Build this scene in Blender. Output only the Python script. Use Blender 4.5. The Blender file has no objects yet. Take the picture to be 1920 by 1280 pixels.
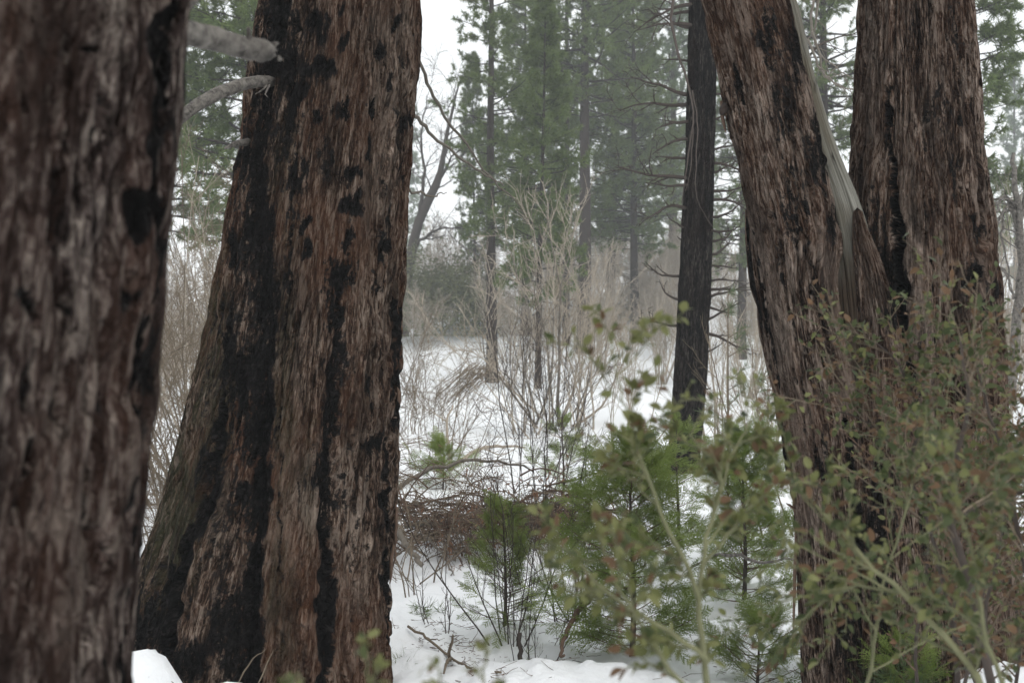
import bpy, math
import numpy as np

S = bpy.context.scene
COL = S.collection
PI = math.pi
R = math.radians

# ------------------------------------------------------------------ camera, sky, sun, exposure
CAM_Z = 1.7
F = 40.0 / 36.0 * 1920.0            # focal length in pixels of the photograph
cam_d = bpy.data.cameras.new("camera")
cam = bpy.data.objects.new("camera", cam_d)
COL.objects.link(cam)
cam.location = (0, 0, CAM_Z)
cam.rotation_euler = (R(90), 0, 0)
cam_d.lens = 40
cam_d.sensor_width = 36
cam_d.clip_start = 0.05
cam_d.clip_end = 900
cam_d.dof.use_dof = True
cam_d.dof.focus_distance = 6.3
cam_d.dof.aperture_fstop = 4.8
S.camera = cam

SUN_EL, SUN_AZ = 58.0, 35.0         # sun behind thin cloud, behind the camera, to its right
world = bpy.data.worlds.new("World")
S.world = world
world.use_nodes = True
wn = world.node_tree
for n in list(wn.nodes):
    wn.nodes.remove(n)
sky = wn.nodes.new("ShaderNodeTexSky")
sky.sky_type = 'NISHITA'
sky.sun_disc = False
sky.sun_elevation = R(SUN_EL)
sky.sun_rotation = R(180 - SUN_AZ)
sky.dust_density = 6.0
cloud = wn.nodes.new("ShaderNodeMix")
cloud.data_type = 'RGBA'
cloud.inputs[0].default_value = 0.9          # overcast: mostly even white cloud
cloud.inputs[7].default_value = (8.9, 9.1, 9.2, 1)
bg = wn.nodes.new("ShaderNodeBackground")
bg.inputs[1].default_value = 0.10
wo = wn.nodes.new("ShaderNodeOutputWorld")
wn.links.new(sky.outputs[0], cloud.inputs[6])
wn.links.new(cloud.outputs[2], bg.inputs[0])
wn.links.new(bg.outputs[0], wo.inputs[0])

sun_d = bpy.data.lights.new("sun", 'SUN')
sun_d.energy = 0.6
sun_d.angle = R(30)
sun_d.color = (1.0, 0.96, 0.9)
sun = bpy.data.objects.new("sun", sun_d)
COL.objects.link(sun)
sun.rotation_euler = (R(90 - SUN_EL), 0, R(SUN_AZ))
sun.location = (6, -6, 12)

S.view_settings.view_transform = 'Standard'
S.view_settings.look = 'None'
S.view_settings.gamma = 1
S.view_settings.exposure = 0.52
S.view_settings.use_curve_mapping = False
cy = S.cycles
cy.max_bounces = 6
cy.diffuse_bounces = 4
cy.glossy_bounces = 2
cy.transmission_bounces = 2
cy.volume_bounces = 2
cy.transparent_max_bounces = 4
cy.use_adaptive_sampling = True
cy.adaptive_threshold = 0.025
cy.use_denoising = True
try:
    cy.denoiser = 'OPENIMAGEDENOISE'
    cy.denoising_prefilter = 'ACCURATE'
except Exception:
    pass

# ------------------------------------------------------------------ numeric helpers
def at(px, py, y):
    """the point at depth y that stands at pixel (px, py) of the photograph"""
    return np.array([(px - 960.0) / F * y, y, CAM_Z + (640.0 - py) / F * y])

def _h(ix, iy, iz, seed):
    n = (ix * 374761393 + iy * 668265263 + iz * 2147483647 + seed * 1274126177) & 0xFFFFFFFF
    n = ((n ^ (n >> 13)) * 1274126177) & 0xFFFFFFFF
    n = ((n ^ (n >> 15)) * 2246822519) & 0xFFFFFFFF
    return ((n ^ (n >> 16)) & 0xFFFFFF) / float(0xFFFFFF)

def noise(Pn, seed=0):
    Pn = np.asarray(Pn, float)
    i = np.floor(Pn).astype(np.int64)
    f = Pn - i
    f = f * f * f * (f * (f * 6 - 15) + 10)
    x, y, z = i[:, 0], i[:, 1], i[:, 2]
    fx, fy, fz = f[:, 0], f[:, 1], f[:, 2]
    def L(a, b, t): return a + (b - a) * t
    c00 = L(_h(x, y, z, seed), _h(x + 1, y, z, seed), fx)
    c10 = L(_h(x, y + 1, z, seed), _h(x + 1, y + 1, z, seed), fx)
    c01 = L(_h(x, y, z + 1, seed), _h(x + 1, y, z + 1, seed), fx)
    c11 = L(_h(x, y + 1, z + 1, seed), _h(x + 1, y + 1, z + 1, seed), fx)
    return L(L(c00, c10, fy), L(c01, c11, fy), fz) * 2 - 1

def fbm(Pn, seed=0, octs=3):
    s, a, t = 0.0, 1.0, 0.0
    for o in range(octs):
        s = s + a * noise(Pn * (2.03 ** o), seed + o * 17)
        t += a
        a *= 0.5
    return s / t

def unit(v):
    return v / np.maximum(np.linalg.norm(v, axis=-1, keepdims=True), 1e-9)

def sstep(a, b, x):
    t = np.clip((x - a) / (b - a), 0, 1)
    return t * t * (3 - 2 * t)

# ------------------------------------------------------------------ mesh builder
class MB:
    def __init__(self):
        self.V, self.Q, self.T, self.tint = [], [], [], []
        self.n = 0
    def add(self, V, Fq=None, Ft=None, tint=0.5):
        V = np.asarray(V, float).reshape(-1, 3)
        if len(V) == 0:
            return self
        self.V.append(V)
        self.tint.append(np.broadcast_to(np.asarray(tint, float), (len(V),)).copy())
        if Fq is not None and len(Fq):
            self.Q.append(np.asarray(Fq, np.int64).reshape(-1, 4) + self.n)
        if Ft is not None and len(Ft):
            self.T.append(np.asarray(Ft, np.int64).reshape(-1, 3) + self.n)
        self.n += len(V)
        return self
    def arrays(self):
        V = np.concatenate(self.V)
        Q = np.concatenate(self.Q) if self.Q else np.zeros((0, 4), np.int64)
        T = np.concatenate(self.T) if self.T else np.zeros((0, 3), np.int64)
        return V, Q, T, np.concatenate(self.tint)
    def mesh(self, name, mat, smooth=True, attrs=None):
        V, Q, T, tint = self.arrays()
        me = bpy.data.meshes.new(name)
        me.vertices.add(len(V))
        me.vertices.foreach_set("co", V.astype(np.float32).ravel())
        loops = np.concatenate([Q.ravel(), T.ravel()])
        me.loops.add(len(loops))
        me.loops.foreach_set("vertex_index", loops.astype(np.int32))
        me.polygons.add(len(Q) + len(T))
        st = np.concatenate([np.arange(len(Q)) * 4, len(Q) * 4 + np.arange(len(T)) * 3])
        me.polygons.foreach_set("loop_start", st.astype(np.int32))
        me.polygons.foreach_set("use_smooth", np.full(len(st), bool(smooth)))
        a = me.attributes.new("tint", 'FLOAT', 'POINT')
        a.data.foreach_set("value", tint.astype(np.float32))
        for k, v in (attrs or {}).items():
            v = np.asarray(v)
            if v.ndim == 2:
                a = me.attributes.new(k, 'FLOAT_VECTOR', 'POINT')
                a.data.foreach_set("vector", v.astype(np.float32).ravel())
            else:
                a = me.attributes.new(k, 'FLOAT', 'POINT')
                a.data.foreach_set("value", v.astype(np.float32))
        me.update(calc_edges=True)
        me.validate()
        if mat:
            me.materials.append(mat)
        return me

def link(name, me, parent=None, loc=None):
    o = bpy.data.objects.new(name, me)
    COL.objects.link(o)
    if parent is not None:
        o.parent = parent
    if loc is not None:
        o.location = loc
    return o

def tag(o, label, cat, group=None, kind=None):
    if label: o["label"] = label
    if cat: o["category"] = cat
    if group: o["group"] = group
    if kind: o["kind"] = kind
    return o

def thing(name, loc, label, cat, group=None):
    o = bpy.data.objects.new(name, None)
    COL.objects.link(o)
    o.location = [float(c) for c in loc]
    o.empty_display_size = 0.2
    return tag(o, label, cat, group)

def part(root, name, mb, mat, smooth=True, attrs=None, kind=None, world=True):
    """one mesh child; builder coordinates are world coordinates"""
    me = mb.mesh(name, mat, smooth, attrs)
    if world:
        l = root.location
        co = np.empty(len(me.vertices) * 3, np.float32)
        me.vertices.foreach_get("co", co)
        co = co.reshape(-1, 3) - np.array([l.x, l.y, l.z], np.float32)
        me.vertices.foreach_set("co", co.ravel())
    o = link(name, me, root)
    if kind: o["kind"] = kind
    return o

# ------------------------------------------------------------------ tubes and growth
def tubes(mb, Pn, Rn, k=4, tint=0.5, cap=True):
    """Pn (B,n,3), Rn (B,n)"""
    Pn = np.asarray(Pn, float); Rn = np.asarray(Rn, float)
    if Pn.ndim == 2:
        Pn, Rn = Pn[None], Rn[None]
    B, n, _ = Pn.shape
    if B == 0:
        return
    t = np.empty_like(Pn)
    t[:, 1:-1] = Pn[:, 2:] - Pn[:, :-2]
    t[:, 0] = Pn[:, 1] - Pn[:, 0]
    t[:, -1] = Pn[:, -1] - Pn[:, -2]
    t = unit(t)
    m = unit(Pn[:, -1] - Pn[:, 0])
    ref = np.where(np.abs(m[:, 2:3]) > 0.7, np.array([[0.93, 0.36, 0.0]]), np.array([[0.0, 0.0, 1.0]]))
    u = unit(np.cross(t, ref[:, None, :]))
    v = np.cross(t, u)
    a = np.arange(k) / k * 2 * PI
    ring = Pn[:, :, None, :] + Rn[:, :, None, None] * (np.cos(a)[None, None, :, None] * u[:, :, None, :] + np.sin(a)[None, None, :, None] * v[:, :, None, :])
    V = ring.reshape(-1, 3)
    b, j, i = np.meshgrid(np.arange(B), np.arange(n - 1), np.arange(k), indexing='ij')
    base = (b * n + j) * k
    i2 = (i + 1) % k
    Q = np.stack([base + i, base + i2, base + k + i2, base + k + i], -1).reshape(-1, 4)
    T = None
    if cap and k <= 8:
        bb = np.arange(B)
        fan = []
        for q in range(1, k - 1):
            e = (bb * n + n - 1) * k
            fan.append(np.stack([e, e + q, e + q + 1], -1))
            s = bb * n * k
            fan.append(np.stack([s, s + q + 1, s + q], -1))
        T = np.concatenate(fan)
    tt = np.repeat(np.broadcast_to(np.asarray(tint, float), (B,)), n * k)
    mb.add(V, Q, T, tt)

def curves(rng, start, d, length, n, wob, trop=(0, 0, 0)):
    start = np.asarray(start, float).reshape(-1, 3)
    B = len(start)
    d = unit(np.asarray(d, float).reshape(-1, 3))
    length = np.broadcast_to(np.asarray(length, float), (B,))
    out = np.empty((B, n, 3)); out[:, 0] = start
    trop = np.asarray(trop, float)
    for i in range(1, n):
        d = unit(d + wob * rng.normal(size=(B, 3)) + trop / (n - 1))
        out[:, i] = out[:, i - 1] + d * (length / (n - 1))[:, None]
    return out

def taper(r0, r1, n, p=1.0):
    t = np.linspace(0, 1, n)[None] ** p
    r0 = np.atleast_1d(r0)[:, None]; r1 = np.atleast_1d(r1)[:, None]
    return r0 + (r1 - r0) * t

def along(rng, Pn, Rn, k, t0, t1, even=True):
    """k attachment points on every curve: position, tangent, radius, parameter, index"""
    B, n, _ = Pn.shape
    if even:
        t = t0 + (t1 - t0) * (np.arange(k)[None] + rng.random((B, k))) / k
    else:
        t = t0 + (t1 - t0) * rng.random((B, k))
    f = t * (n - 1)
    i = np.clip(f.astype(int), 0, n - 2)
    w = f - i
    bi = np.repeat(np.arange(B)[:, None], k, 1)
    p = Pn[bi, i] * (1 - w[..., None]) + Pn[bi, i + 1] * w[..., None]
    tg = unit(Pn[bi, i + 1] - Pn[bi, i])
    r = Rn[bi, i] * (1 - w) + Rn[bi, i + 1] * w
    return p.reshape(-1, 3), tg.reshape(-1, 3), r.ravel(), t.ravel(), bi.ravel()

def splay(rng, tg, ang, sd=0.2):
    B = len(tg)
    x = unit(np.cross(tg, rng.normal(size=(B, 3))))
    a = np.clip(ang + sd * rng.normal(size=B), 0.05, 2.4)[:, None]
    return tg * np.cos(a) + x * np.sin(a)

def spline(pts, n):
    pts = np.asarray(pts, float)
    if len(pts) == 2:
        return pts[0] + (pts[1] - pts[0]) * np.linspace(0, 1, n)[:, None]
    P0 = np.vstack([2 * pts[0] - pts[1], pts, 2 * pts[-1] - pts[-2]])
    f = np.linspace(0, len(pts) - 1 - 1e-9, n)
    i = f.astype(int); t = (f - i)[:, None]
    a, b, c, d = P0[i], P0[i + 1], P0[i + 2], P0[i + 3]
    return 0.5 * (2 * b + (c - a) * t + (2 * a - 5 * b + 4 * c - d) * t ** 2 + (3 * b - a - 3 * c + d) * t ** 3)

def px_curve(rng, pts, n, wob=0.0):
    """pts: (px, py, depth) from the photograph"""
    p = spline([at(*q) for q in pts], n)
    if wob:
        w = rng.normal(size=p.shape) * wob
        w[0] = 0
        p = p + w
    return p

def merge_xf(mb, arr, loc, rz, sc, tint_shift=0.0, lean=(0, 0)):
    V, Q, T, ti = arr
    c, s = math.cos(rz), math.sin(rz)
    W = V * np.asarray(sc)
    W = np.stack([W[:, 0] * c - W[:, 1] * s + W[:, 2] * lean[0], W[:, 0] * s + W[:, 1] * c + W[:, 2] * lean[1], W[:, 2]], -1) + np.asarray(loc)
    mb.add(W, Q, T, np.clip(ti + tint_shift, 0, 1))

# ------------------------------------------------------------------ materials
class NT:
    def __init__(self, name):
        self.m = bpy.data.materials.new(name)
        self.m.use_nodes = True
        self.t = self.m.node_tree
        self.b = self.t.nodes["Principled BSDF"]
        self.out = self.t.nodes["Material Output"]
    def n(self, k, **kw):
        x = self.t.nodes.new(k)
        for a, v in kw.items():
            setattr(x, a, v)
        return x
    def l(self, a, b):
        self.t.links.new(a, b)
    def attr(self, name):
        return self.n("ShaderNodeAttribute", attribute_name=name)
    def noise(self, vec, scale, detail=4, rough=0.6, xyz=(1, 1, 1), dist=0.0):
        mp = self.n("ShaderNodeMapping")
        mp.inputs["Scale"].default_value = xyz
        self.l(vec, mp.inputs[0])
        q = self.n("ShaderNodeTexNoise")
        q.inputs["Scale"].default_value = scale
        q.inputs["Detail"].default_value = detail
        q.inputs["Roughness"].default_value = rough
        q.inputs["Distortion"].default_value = dist
        self.l(mp.outputs[0], q.inputs["Vector"])
        return q.outputs["Fac"]
    def plates(self, vec, scale, xyz, warp, wscale):
        nz = self.n("ShaderNodeTexNoise")
        nz.inputs["Scale"].default_value = wscale
        nz.inputs["Detail"].default_value = 4
        self.l(vec, nz.inputs["Vector"])
        sub = self.n("ShaderNodeVectorMath", operation='SUBTRACT'); sub.inputs[1].default_value = (.5, .5, .5)
        self.l(nz.outputs["Color"], sub.inputs[0])
        scl = self.n("ShaderNodeVectorMath", operation='SCALE'); scl.inputs["Scale"].default_value = warp
        self.l(sub.outputs[0], scl.inputs[0])
        add = self.n("ShaderNodeVectorMath", operation='ADD')
        self.l(vec, add.inputs[0]); self.l(scl.outputs[0], add.inputs[1])
        mp = self.n("ShaderNodeMapping"); mp.inputs["Scale"].default_value = xyz
        self.l(add.outputs[0], mp.inputs[0])
        out = []
        for feat in ('F1', 'DISTANCE_TO_EDGE'):
            v = self.n("ShaderNodeTexVoronoi", feature=feat)
            v.inputs["Scale"].default_value = scale
            self.l(mp.outputs[0], v.inputs["Vector"])
            if feat == 'F1':
                sp = self.n("ShaderNodeSeparateColor"); self.l(v.outputs["Color"], sp.inputs[0])
                out.append(sp.outputs[0])
            else:
                out.append(v.outputs["Distance"])
        return out
    def ramp(self, fac, stops):
        r = self.n("ShaderNodeValToRGB")
        e = r.color_ramp.elements
        while len(e) < len(stops):
            e.new(0.5)
        for x, (p, c) in zip(e, stops):
            x.position = p
            x.color = (c[0], c[1], c[2], 1) if isinstance(c, (tuple, list)) else (c, c, c, 1)
        self.l(fac, r.inputs[0])
        return r.outputs[0]
    def mix(self, fac, a, b, mode='MIX'):
        m = self.n("ShaderNodeMix", data_type='RGBA', blend_type=mode)
        for v, i in ((fac, 0), (a, 6), (b, 7)):
            if isinstance(v, (int, float)):
                m.inputs[i].default_value = v
            elif isinstance(v, (tuple, list)):
                m.inputs[i].default_value = (*v, 1)
            else:
                self.l(v, m.inputs[i])
        return m.outputs[2]
    def math(self, op, a, b=0.0, clamp=False):
        m = self.n("ShaderNodeMath", operation=op, use_clamp=clamp)
        for v, i in ((a, 0), (b, 1)):
            if isinstance(v, (int, float)):
                m.inputs[i].default_value = v
            else:
                self.l(v, m.inputs[i])
        return m.outputs[0]
    def bump(self, h, strength, dist, normal=None):
        b = self.n("ShaderNodeBump")
        b.inputs["Strength"].default_value = strength
        b.inputs["Distance"].default_value = dist
        self.l(h, b.inputs["Height"])
        if normal is not None:
            self.l(normal, b.inputs["Normal"])
        return b.outputs[0]
    def done(self, color=None, rough=0.8, normal=None, spec=0.3):
        if color is not None:
            if isinstance(color, (tuple, list)):
                self.b.inputs["Base Color"].default_value = (*color, 1)
            else:
                self.l(color, self.b.inputs["Base Color"])
        if isinstance(rough, (int, float)):
            self.b.inputs["Roughness"].default_value = rough
        else:
            self.l(rough, self.b.inputs["Roughness"])
        self.b.inputs["Specular IOR Level"].default_value = spec
        if normal is not None:
            self.l(normal, self.b.inputs["Normal"])
        return self.m

def bark_material(name, dark, mid, light, pale, moss=(0.032, 0.035, 0.019), xs=1.0, bump=1.0, zs=1.0, red=0.5, fleck=0.8):
    """fibrous bark: coloured by its own fibres; 'char' (burnt), 'moss' and 'pale' are marks on the surface"""
    t = NT(name)
    v = t.attr("rest").outputs["Vector"]
    fib = t.noise(v, 24 * xs, 6, 0.72, (1, 1, 0.06 * zs), 0.6)
    chip = t.noise(v, 62 * xs, 6, 0.75, (1, 1, 0.12 * zs), 0.8)
    fine = t.noise(v, 170 * xs, 4, 0.7, (1, 1, 0.09 * zs), 0.5)
    blot = t.noise(v, 5.5 * xs, 5, 0.6, (1, 1, 0.4), 0.5)
    flake = t.noise(v, 36 * xs, 5, 0.7, (1, 1, 0.17 * zs), 1.0)
    spot = t.noise(v, 60 * xs, 4, 0.7, (1, 1, 0.6), 0.6)
    val = t.math('ADD', t.math('MULTIPLY', t.math('SUBTRACT', fib, 0.5), 0.7), t.math('MULTIPLY', t.math('SUBTRACT', chip, 0.5), 0.8))
    val = t.math('ADD', val, t.math('MULTIPLY', t.math('SUBTRACT', fine, 0.5), 1.5))
    tone, edge = t.plates(v, 38 * xs, (1, 1, 0.13 * zs), 0.035, 22)
    tone2, edge2 = t.plates(v, 90 * xs, (1, 1, 0.16 * zs), 0.02, 45)
    val = t.math('ADD', val, t.math('MULTIPLY', t.math('SUBTRACT', tone, 0.5), 0.17))
    val = t.math('ADD', val, t.math('MULTIPLY', t.math('SUBTRACT', tone2, 0.5), 0.20))
    val = t.math('ADD', val, 0.5)
    c = t.ramp(val, [(0.37, dark), (0.49, mid), (0.60, light), (0.74, pale)])
    wea = t.math('MULTIPLY', t.ramp(blot, [(0.44, 0.0), (0.60, 1.0)]), t.ramp(flake, [(0.50, 0.0), (0.58, 1.0)]))
    c = t.mix(t.math('MULTIPLY', wea, fleck), c, pale)
    pl = t.math('MULTIPLY', t.attr("pale").outputs["Fac"], t.ramp(chip, [(0.40, 0.15), (0.56, 0.95)]))
    c = t.mix(t.math('MULTIPLY', pl, 0.8), c, pale)
    hue = t.noise(v, 3.1, 3, 0.5, (1, 1, 0.5))
    c = t.mix(t.math('MULTIPLY', t.ramp(hue, [(0.45, 0.0), (0.62, 1.0)]), red), c, (mid[0] * 1.3, mid[1] * 0.95, mid[2] * 0.75))
    dk = t.noise(v, 9 * xs, 5, 0.65, (1, 1, 0.2), 0.4)
    c = t.mix(t.math('MULTIPLY', t.ramp(dk, [(0.5, 0.0), (0.64, 1.0)]), 0.7), c, dark)
    ms = t.math('MULTIPLY', t.attr("moss").outputs["Fac"], t.ramp(chip, [(0.42, 0.2), (0.56, 1.0)]))
    c = t.mix(ms, c, moss)
    ch = t.attr("char").outputs["Fac"]
    j1 = t.math('MULTIPLY', t.math('SUBTRACT', flake, 0.5), 1.9)
    j2 = t.math('MULTIPLY', t.math('SUBTRACT', spot, 0.5), 1.9)
    chn = t.math('ADD', ch, t.math('ADD', j1, j2))
    chf = t.ramp(chn, [(0.36, 0.0), (0.66, 1.0)])
    cc = t.ramp(spot, [(0.38, (0.004, 0.004, 0.004)), (0.54, (0.010, 0.009, 0.009)), (0.66, (0.034, 0.031, 0.030))])
    c = t.mix(t.math('MULTIPLY', chf, t.ramp(ch, [(0.02, 0.0), (0.2, 1.0)])), c, cc)
    n1 = t.bump(fib, 1.0 * bump, 0.03)
    n2 = t.bump(chip, 1.0 * bump, 0.016, n1)
    n3 = t.bump(fine, 1.0 * bump, 0.009, n2)
    n3 = t.bump(t.ramp(edge, [(0.0, 0.0), (0.10, 1.0)]), 1.0 * bump, 0.016, n3)
    n3 = t.bump(t.ramp(edge2, [(0.0, 0.0), (0.12, 1.0)]), 0.8 * bump, 0.008, n3)
    return t.done(c, 0.9, n3, 0.04)

def twig_material(name, a, b, scale=40):
    t = NT(name)
    g = t.n("ShaderNodeTexCoord").outputs["Object"]
    nz = t.noise(g, scale, 3, 0.6)
    c = t.mix(t.attr("tint").outputs["Fac"], a, b)
    c = t.mix(t.math('MULTIPLY', t.ramp(nz, [(0.4, 0.0), (0.7, 1.0)]), 0.35), c, tuple(x * 0.55 for x in a))
    return t.done(c, 0.85, t.bump(nz, 0.4, 0.004), 0.08)

def leaf_material(name, a, b, rough=0.55, trans=0.25):
    t = NT(name)
    g = t.n("ShaderNodeTexCoord").outputs["Object"]
    nz = t.noise(g, 6, 3, 0.6)
    c = t.mix(t.attr("tint").outputs["Fac"], a, b)
    c = t.mix(t.math('MULTIPLY', nz, 0.35), c, tuple(x * 1.25 for x in b))
    t.done(c, rough, None, 0.15)
    if trans > 0:
        tr = t.n("ShaderNodeBsdfTranslucent")
        t.l(c, tr.inputs[0])
        ms = t.n("ShaderNodeMixShader")
        ms.inputs[0].default_value = trans
        t.l(t.b.outputs[0], ms.inputs[1]); t.l(tr.outputs[0], ms.inputs[2])
        t.l(ms.outputs[0], t.out.inputs[0])
    return t.m

def snow_material():
    t = NT("snow")
    g = t.n("ShaderNodeTexCoord").outputs["Object"]
    a = t.noise(g, 3.0, 6, 0.6)
    b = t.noise(g, 28, 4, 0.6)
    d = t.noise(g, 9.0, 5, 0.7)
    c = t.mix(t.math('MULTIPLY', t.ramp(d, [(0.56, 0.0), (0.78, 1.0)]), 0.35), (0.83, 0.85, 0.87), (0.57, 0.55, 0.52))
    n1 = t.bump(a, 0.35, 0.12)
    n2 = t.bump(b, 0.35, 0.02, n1)
    return t.done(c, 0.6, n2, 0.25)

MAT = {
    'bark_burnt': bark_material("bark_burnt", (0.017, 0.011, 0.008), (0.088, 0.055, 0.040), (0.178, 0.122, 0.091), (0.330, 0.262, 0.212)),
    'bark_near': bark_material("bark_near", (0.015, 0.011, 0.010), (0.056, 0.041, 0.037), (0.112, 0.088, 0.080), (0.29, 0.245, 0.21), xs=0.75, zs=2.2, fleck=0.8),
    'bark_red': bark_material("bark_red", (0.017, 0.011, 0.009), (0.088, 0.058, 0.043), (0.175, 0.123, 0.094), (0.345, 0.278, 0.232), red=0.35),
    'bark_black': bark_material("bark_black", (0.005, 0.005, 0.005), (0.012, 0.010, 0.010), (0.026, 0.022, 0.020), (0.10, 0.086, 0.077), xs=0.9, fleck=.35),
    'bark_pine': twig_material("bark_pine", (0.026, 0.021, 0.019), (0.060, 0.047, 0.041), 9),
    'branch_pine': twig_material("branch_pine", (0.030, 0.025, 0.022), (0.065, 0.054, 0.047)),
    'wood_grey': None,
    'twig_dark': twig_material("twig_dark", (0.045, 0.037, 0.033), (0.100, 0.083, 0.073)),
    'twig_pale': twig_material("twig_pale", (0.230, 0.195, 0.155), (0.480, 0.420, 0.340)),
    'twig_grey': twig_material("twig_grey", (0.100, 0.088, 0.075), (0.260, 0.232, 0.196)),
    'twig_bleached': twig_material("twig_bleached", (0.250, 0.215, 0.175), (0.480, 0.425, 0.355)),
    'twig_tan': twig_material("twig_tan", (0.110, 0.088, 0.066), (0.260, 0.210, 0.155)),
    'twig_red': twig_material("twig_red", (0.080, 0.054, 0.040), (0.195, 0.132, 0.098)),
    'stem_green': twig_material("stem_green", (0.125, 0.130, 0.075), (0.235, 0.235, 0.135)),
    'needle': leaf_material("needle", (0.055, 0.090, 0.028), (0.160, 0.205, 0.070), 0.5, 0.3),
    'needle_blue': leaf_material("needle_blue", (0.055, 0.092, 0.042), (0.145, 0.195, 0.095), 0.5, 0.3),
    'cedar': leaf_material("cedar", (0.088, 0.138, 0.026), (0.235, 0.290, 0.085), 0.5, 0.4),
    'olive': leaf_material("olive", (0.070, 0.082, 0.034), (0.150, 0.160, 0.080), 0.6, 0.2),
    'leaf_green': leaf_material("leaf_green", (0.090, 0.104, 0.034), (0.200, 0.205, 0.088), 0.45, 0.35),
    'leaf_dark': leaf_material("leaf_dark", (0.038, 0.055, 0.022), (0.085, 0.100, 0.044), 0.4, 0.3),
    'leaf_brown': leaf_material("leaf_brown", (0.080, 0.056, 0.034), (0.165, 0.100, 0.058), 0.6, 0.3),
    'dead_leaf': leaf_material("dead_leaf", (0.130, 0.068, 0.042), (0.250, 0.140, 0.085), 0.7, 0.2),
    'snow': snow_material(),
}
def grey_wood():
    t = NT("wood_grey")
    v = t.attr("rest").outputs["Vector"]
    a = t.noise(v, 60, 5, 0.65, (1, 1, 0.025), 0.3)
    b = t.noise(v, 7, 4, 0.6, (1, 1, 0.25))
    c = t.ramp(a, [(0.36, (0.075, 0.072, 0.060)), (0.5, (0.165, 0.160, 0.138)), (0.66, (0.26, 0.255, 0.225))])
    c = t.mix(t.math('MULTIPLY', t.ramp(b, [(0.45, 0.0), (0.62, 1.0)]), 0.65), c, (0.115, 0.098, 0.068))
    c = t.mix(t.attr("moss").outputs["Fac"], c, t.ramp(a, [(0.38, (0.03, 0.02, 0.014)), (0.6, (0.13, 0.095, 0.068))]))
    ch = t.attr("char").outputs["Fac"]
    c = t.mix(ch, c, (0.02, 0.017, 0.014))
    return t.done(c, 0.7, t.bump(a, 1.0, 0.012), 0.08)
MAT['wood_grey'] = grey_wood()
def dead_wood():
    t = NT("dead_wood")
    g = t.n("ShaderNodeTexCoord").outputs["Object"]
    a = t.noise(g, 34, 6, 0.7, (1, 1, 1), 0.4)
    b = t.noise(g, 60, 4, 0.6)
    c = t.ramp(a, [(0.36, (0.040, 0.036, 0.032)), (0.47, (0.115, 0.104, 0.093)), (0.64, (0.20, 0.184, 0.163))])
    n1 = t.bump(a, 0.6, 0.01)
    return t.done(c, 0.8, t.bump(b, 0.5, 0.004, n1), 0.25)
MAT['dead_wood'] = dead_wood()

# ------------------------------------------------------------------ the ground under snow
MOUNDS = [(-1.60, 4.50, 0.09, 0.07, 0.10), (-1.40, 4.46, 0.08, 0.06, 0.10), (-1.22, 4.42, 0.07, 0.08, 0.10), (-1.50, 4.36, -0.06, 0.06, 0.06), (-1.30, 4.52, -0.05, 0.05, 0.08), (-1.72, 4.62, 0.38, 0.22, 0.34), (-1.46, 4.66, 0.30, 0.13, 0.24), (-1.22, 4.6, 0.25, 0.16, 0.26), (-1.02, 4.6, 0.19, 0.2, 0.30), (1.75, 4.05, 0.46, 0.55, 0.45), (2.6, 3.9, 0.40, 0.8, 0.6),
          (-2.6, 8.0, 0.30, 1.2, 1.0), (-0.6, 12.5, 0.22, 1.8, 1.2), (0.5, 9.5, 0.18, 1.5, 1.0), (-2.5, 16, 0.3, 2.5, 1.5), (1.2, 28, 0.35, 5, 3),
          (-0.55, 6.6, 0.08, 0.6, 0.4), (0.2, 5.6, 0.10, 0.5, 0.4)]
def ground_z(x, y):
    x = np.asarray(x, float); y = np.asarray(y, float)
    shp = np.broadcast(x, y).shape
    x = np.broadcast_to(x, shp).ravel(); y = np.broadcast_to(y, shp).ravel()
    u, w = y - 46, y - 68
    z = 0.20 * (np.sqrt(u * u + 16) + u) / 2 - 0.165 * (np.sqrt(w * w + 60) + w) / 2
    z = z + 0.0015 * np.maximum(-x - 2, 0) ** 1.5
    P3 = np.stack([x, y, np.zeros_like(x)], -1)
    z = z + 0.11 * noise(P3 * 0.35, 5) * np.clip(y / 6, 0.3, 2.5) + 0.9 * noise(P3 * 0.11, 8) * sstep(46, 62, y) + 0.05 * noise(P3 * 1.1, 6) + 0.022 * noise(P3 * 2.7, 7)
    for mx, my, h, sx, sy in MOUNDS:
        z = z + h * np.exp(-((x - mx) / sx) ** 2 - ((y - my) / sy) ** 2)
    return z.reshape(shp)
def gz(x, y):
    return float(ground_z(np.array([x]), np.array([y]))[0])
def ground_at(px, y, sink=0.03):
    x = (px - 960.0) / F * y
    return np.array([x, y, gz(x, y) - sink])

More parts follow.
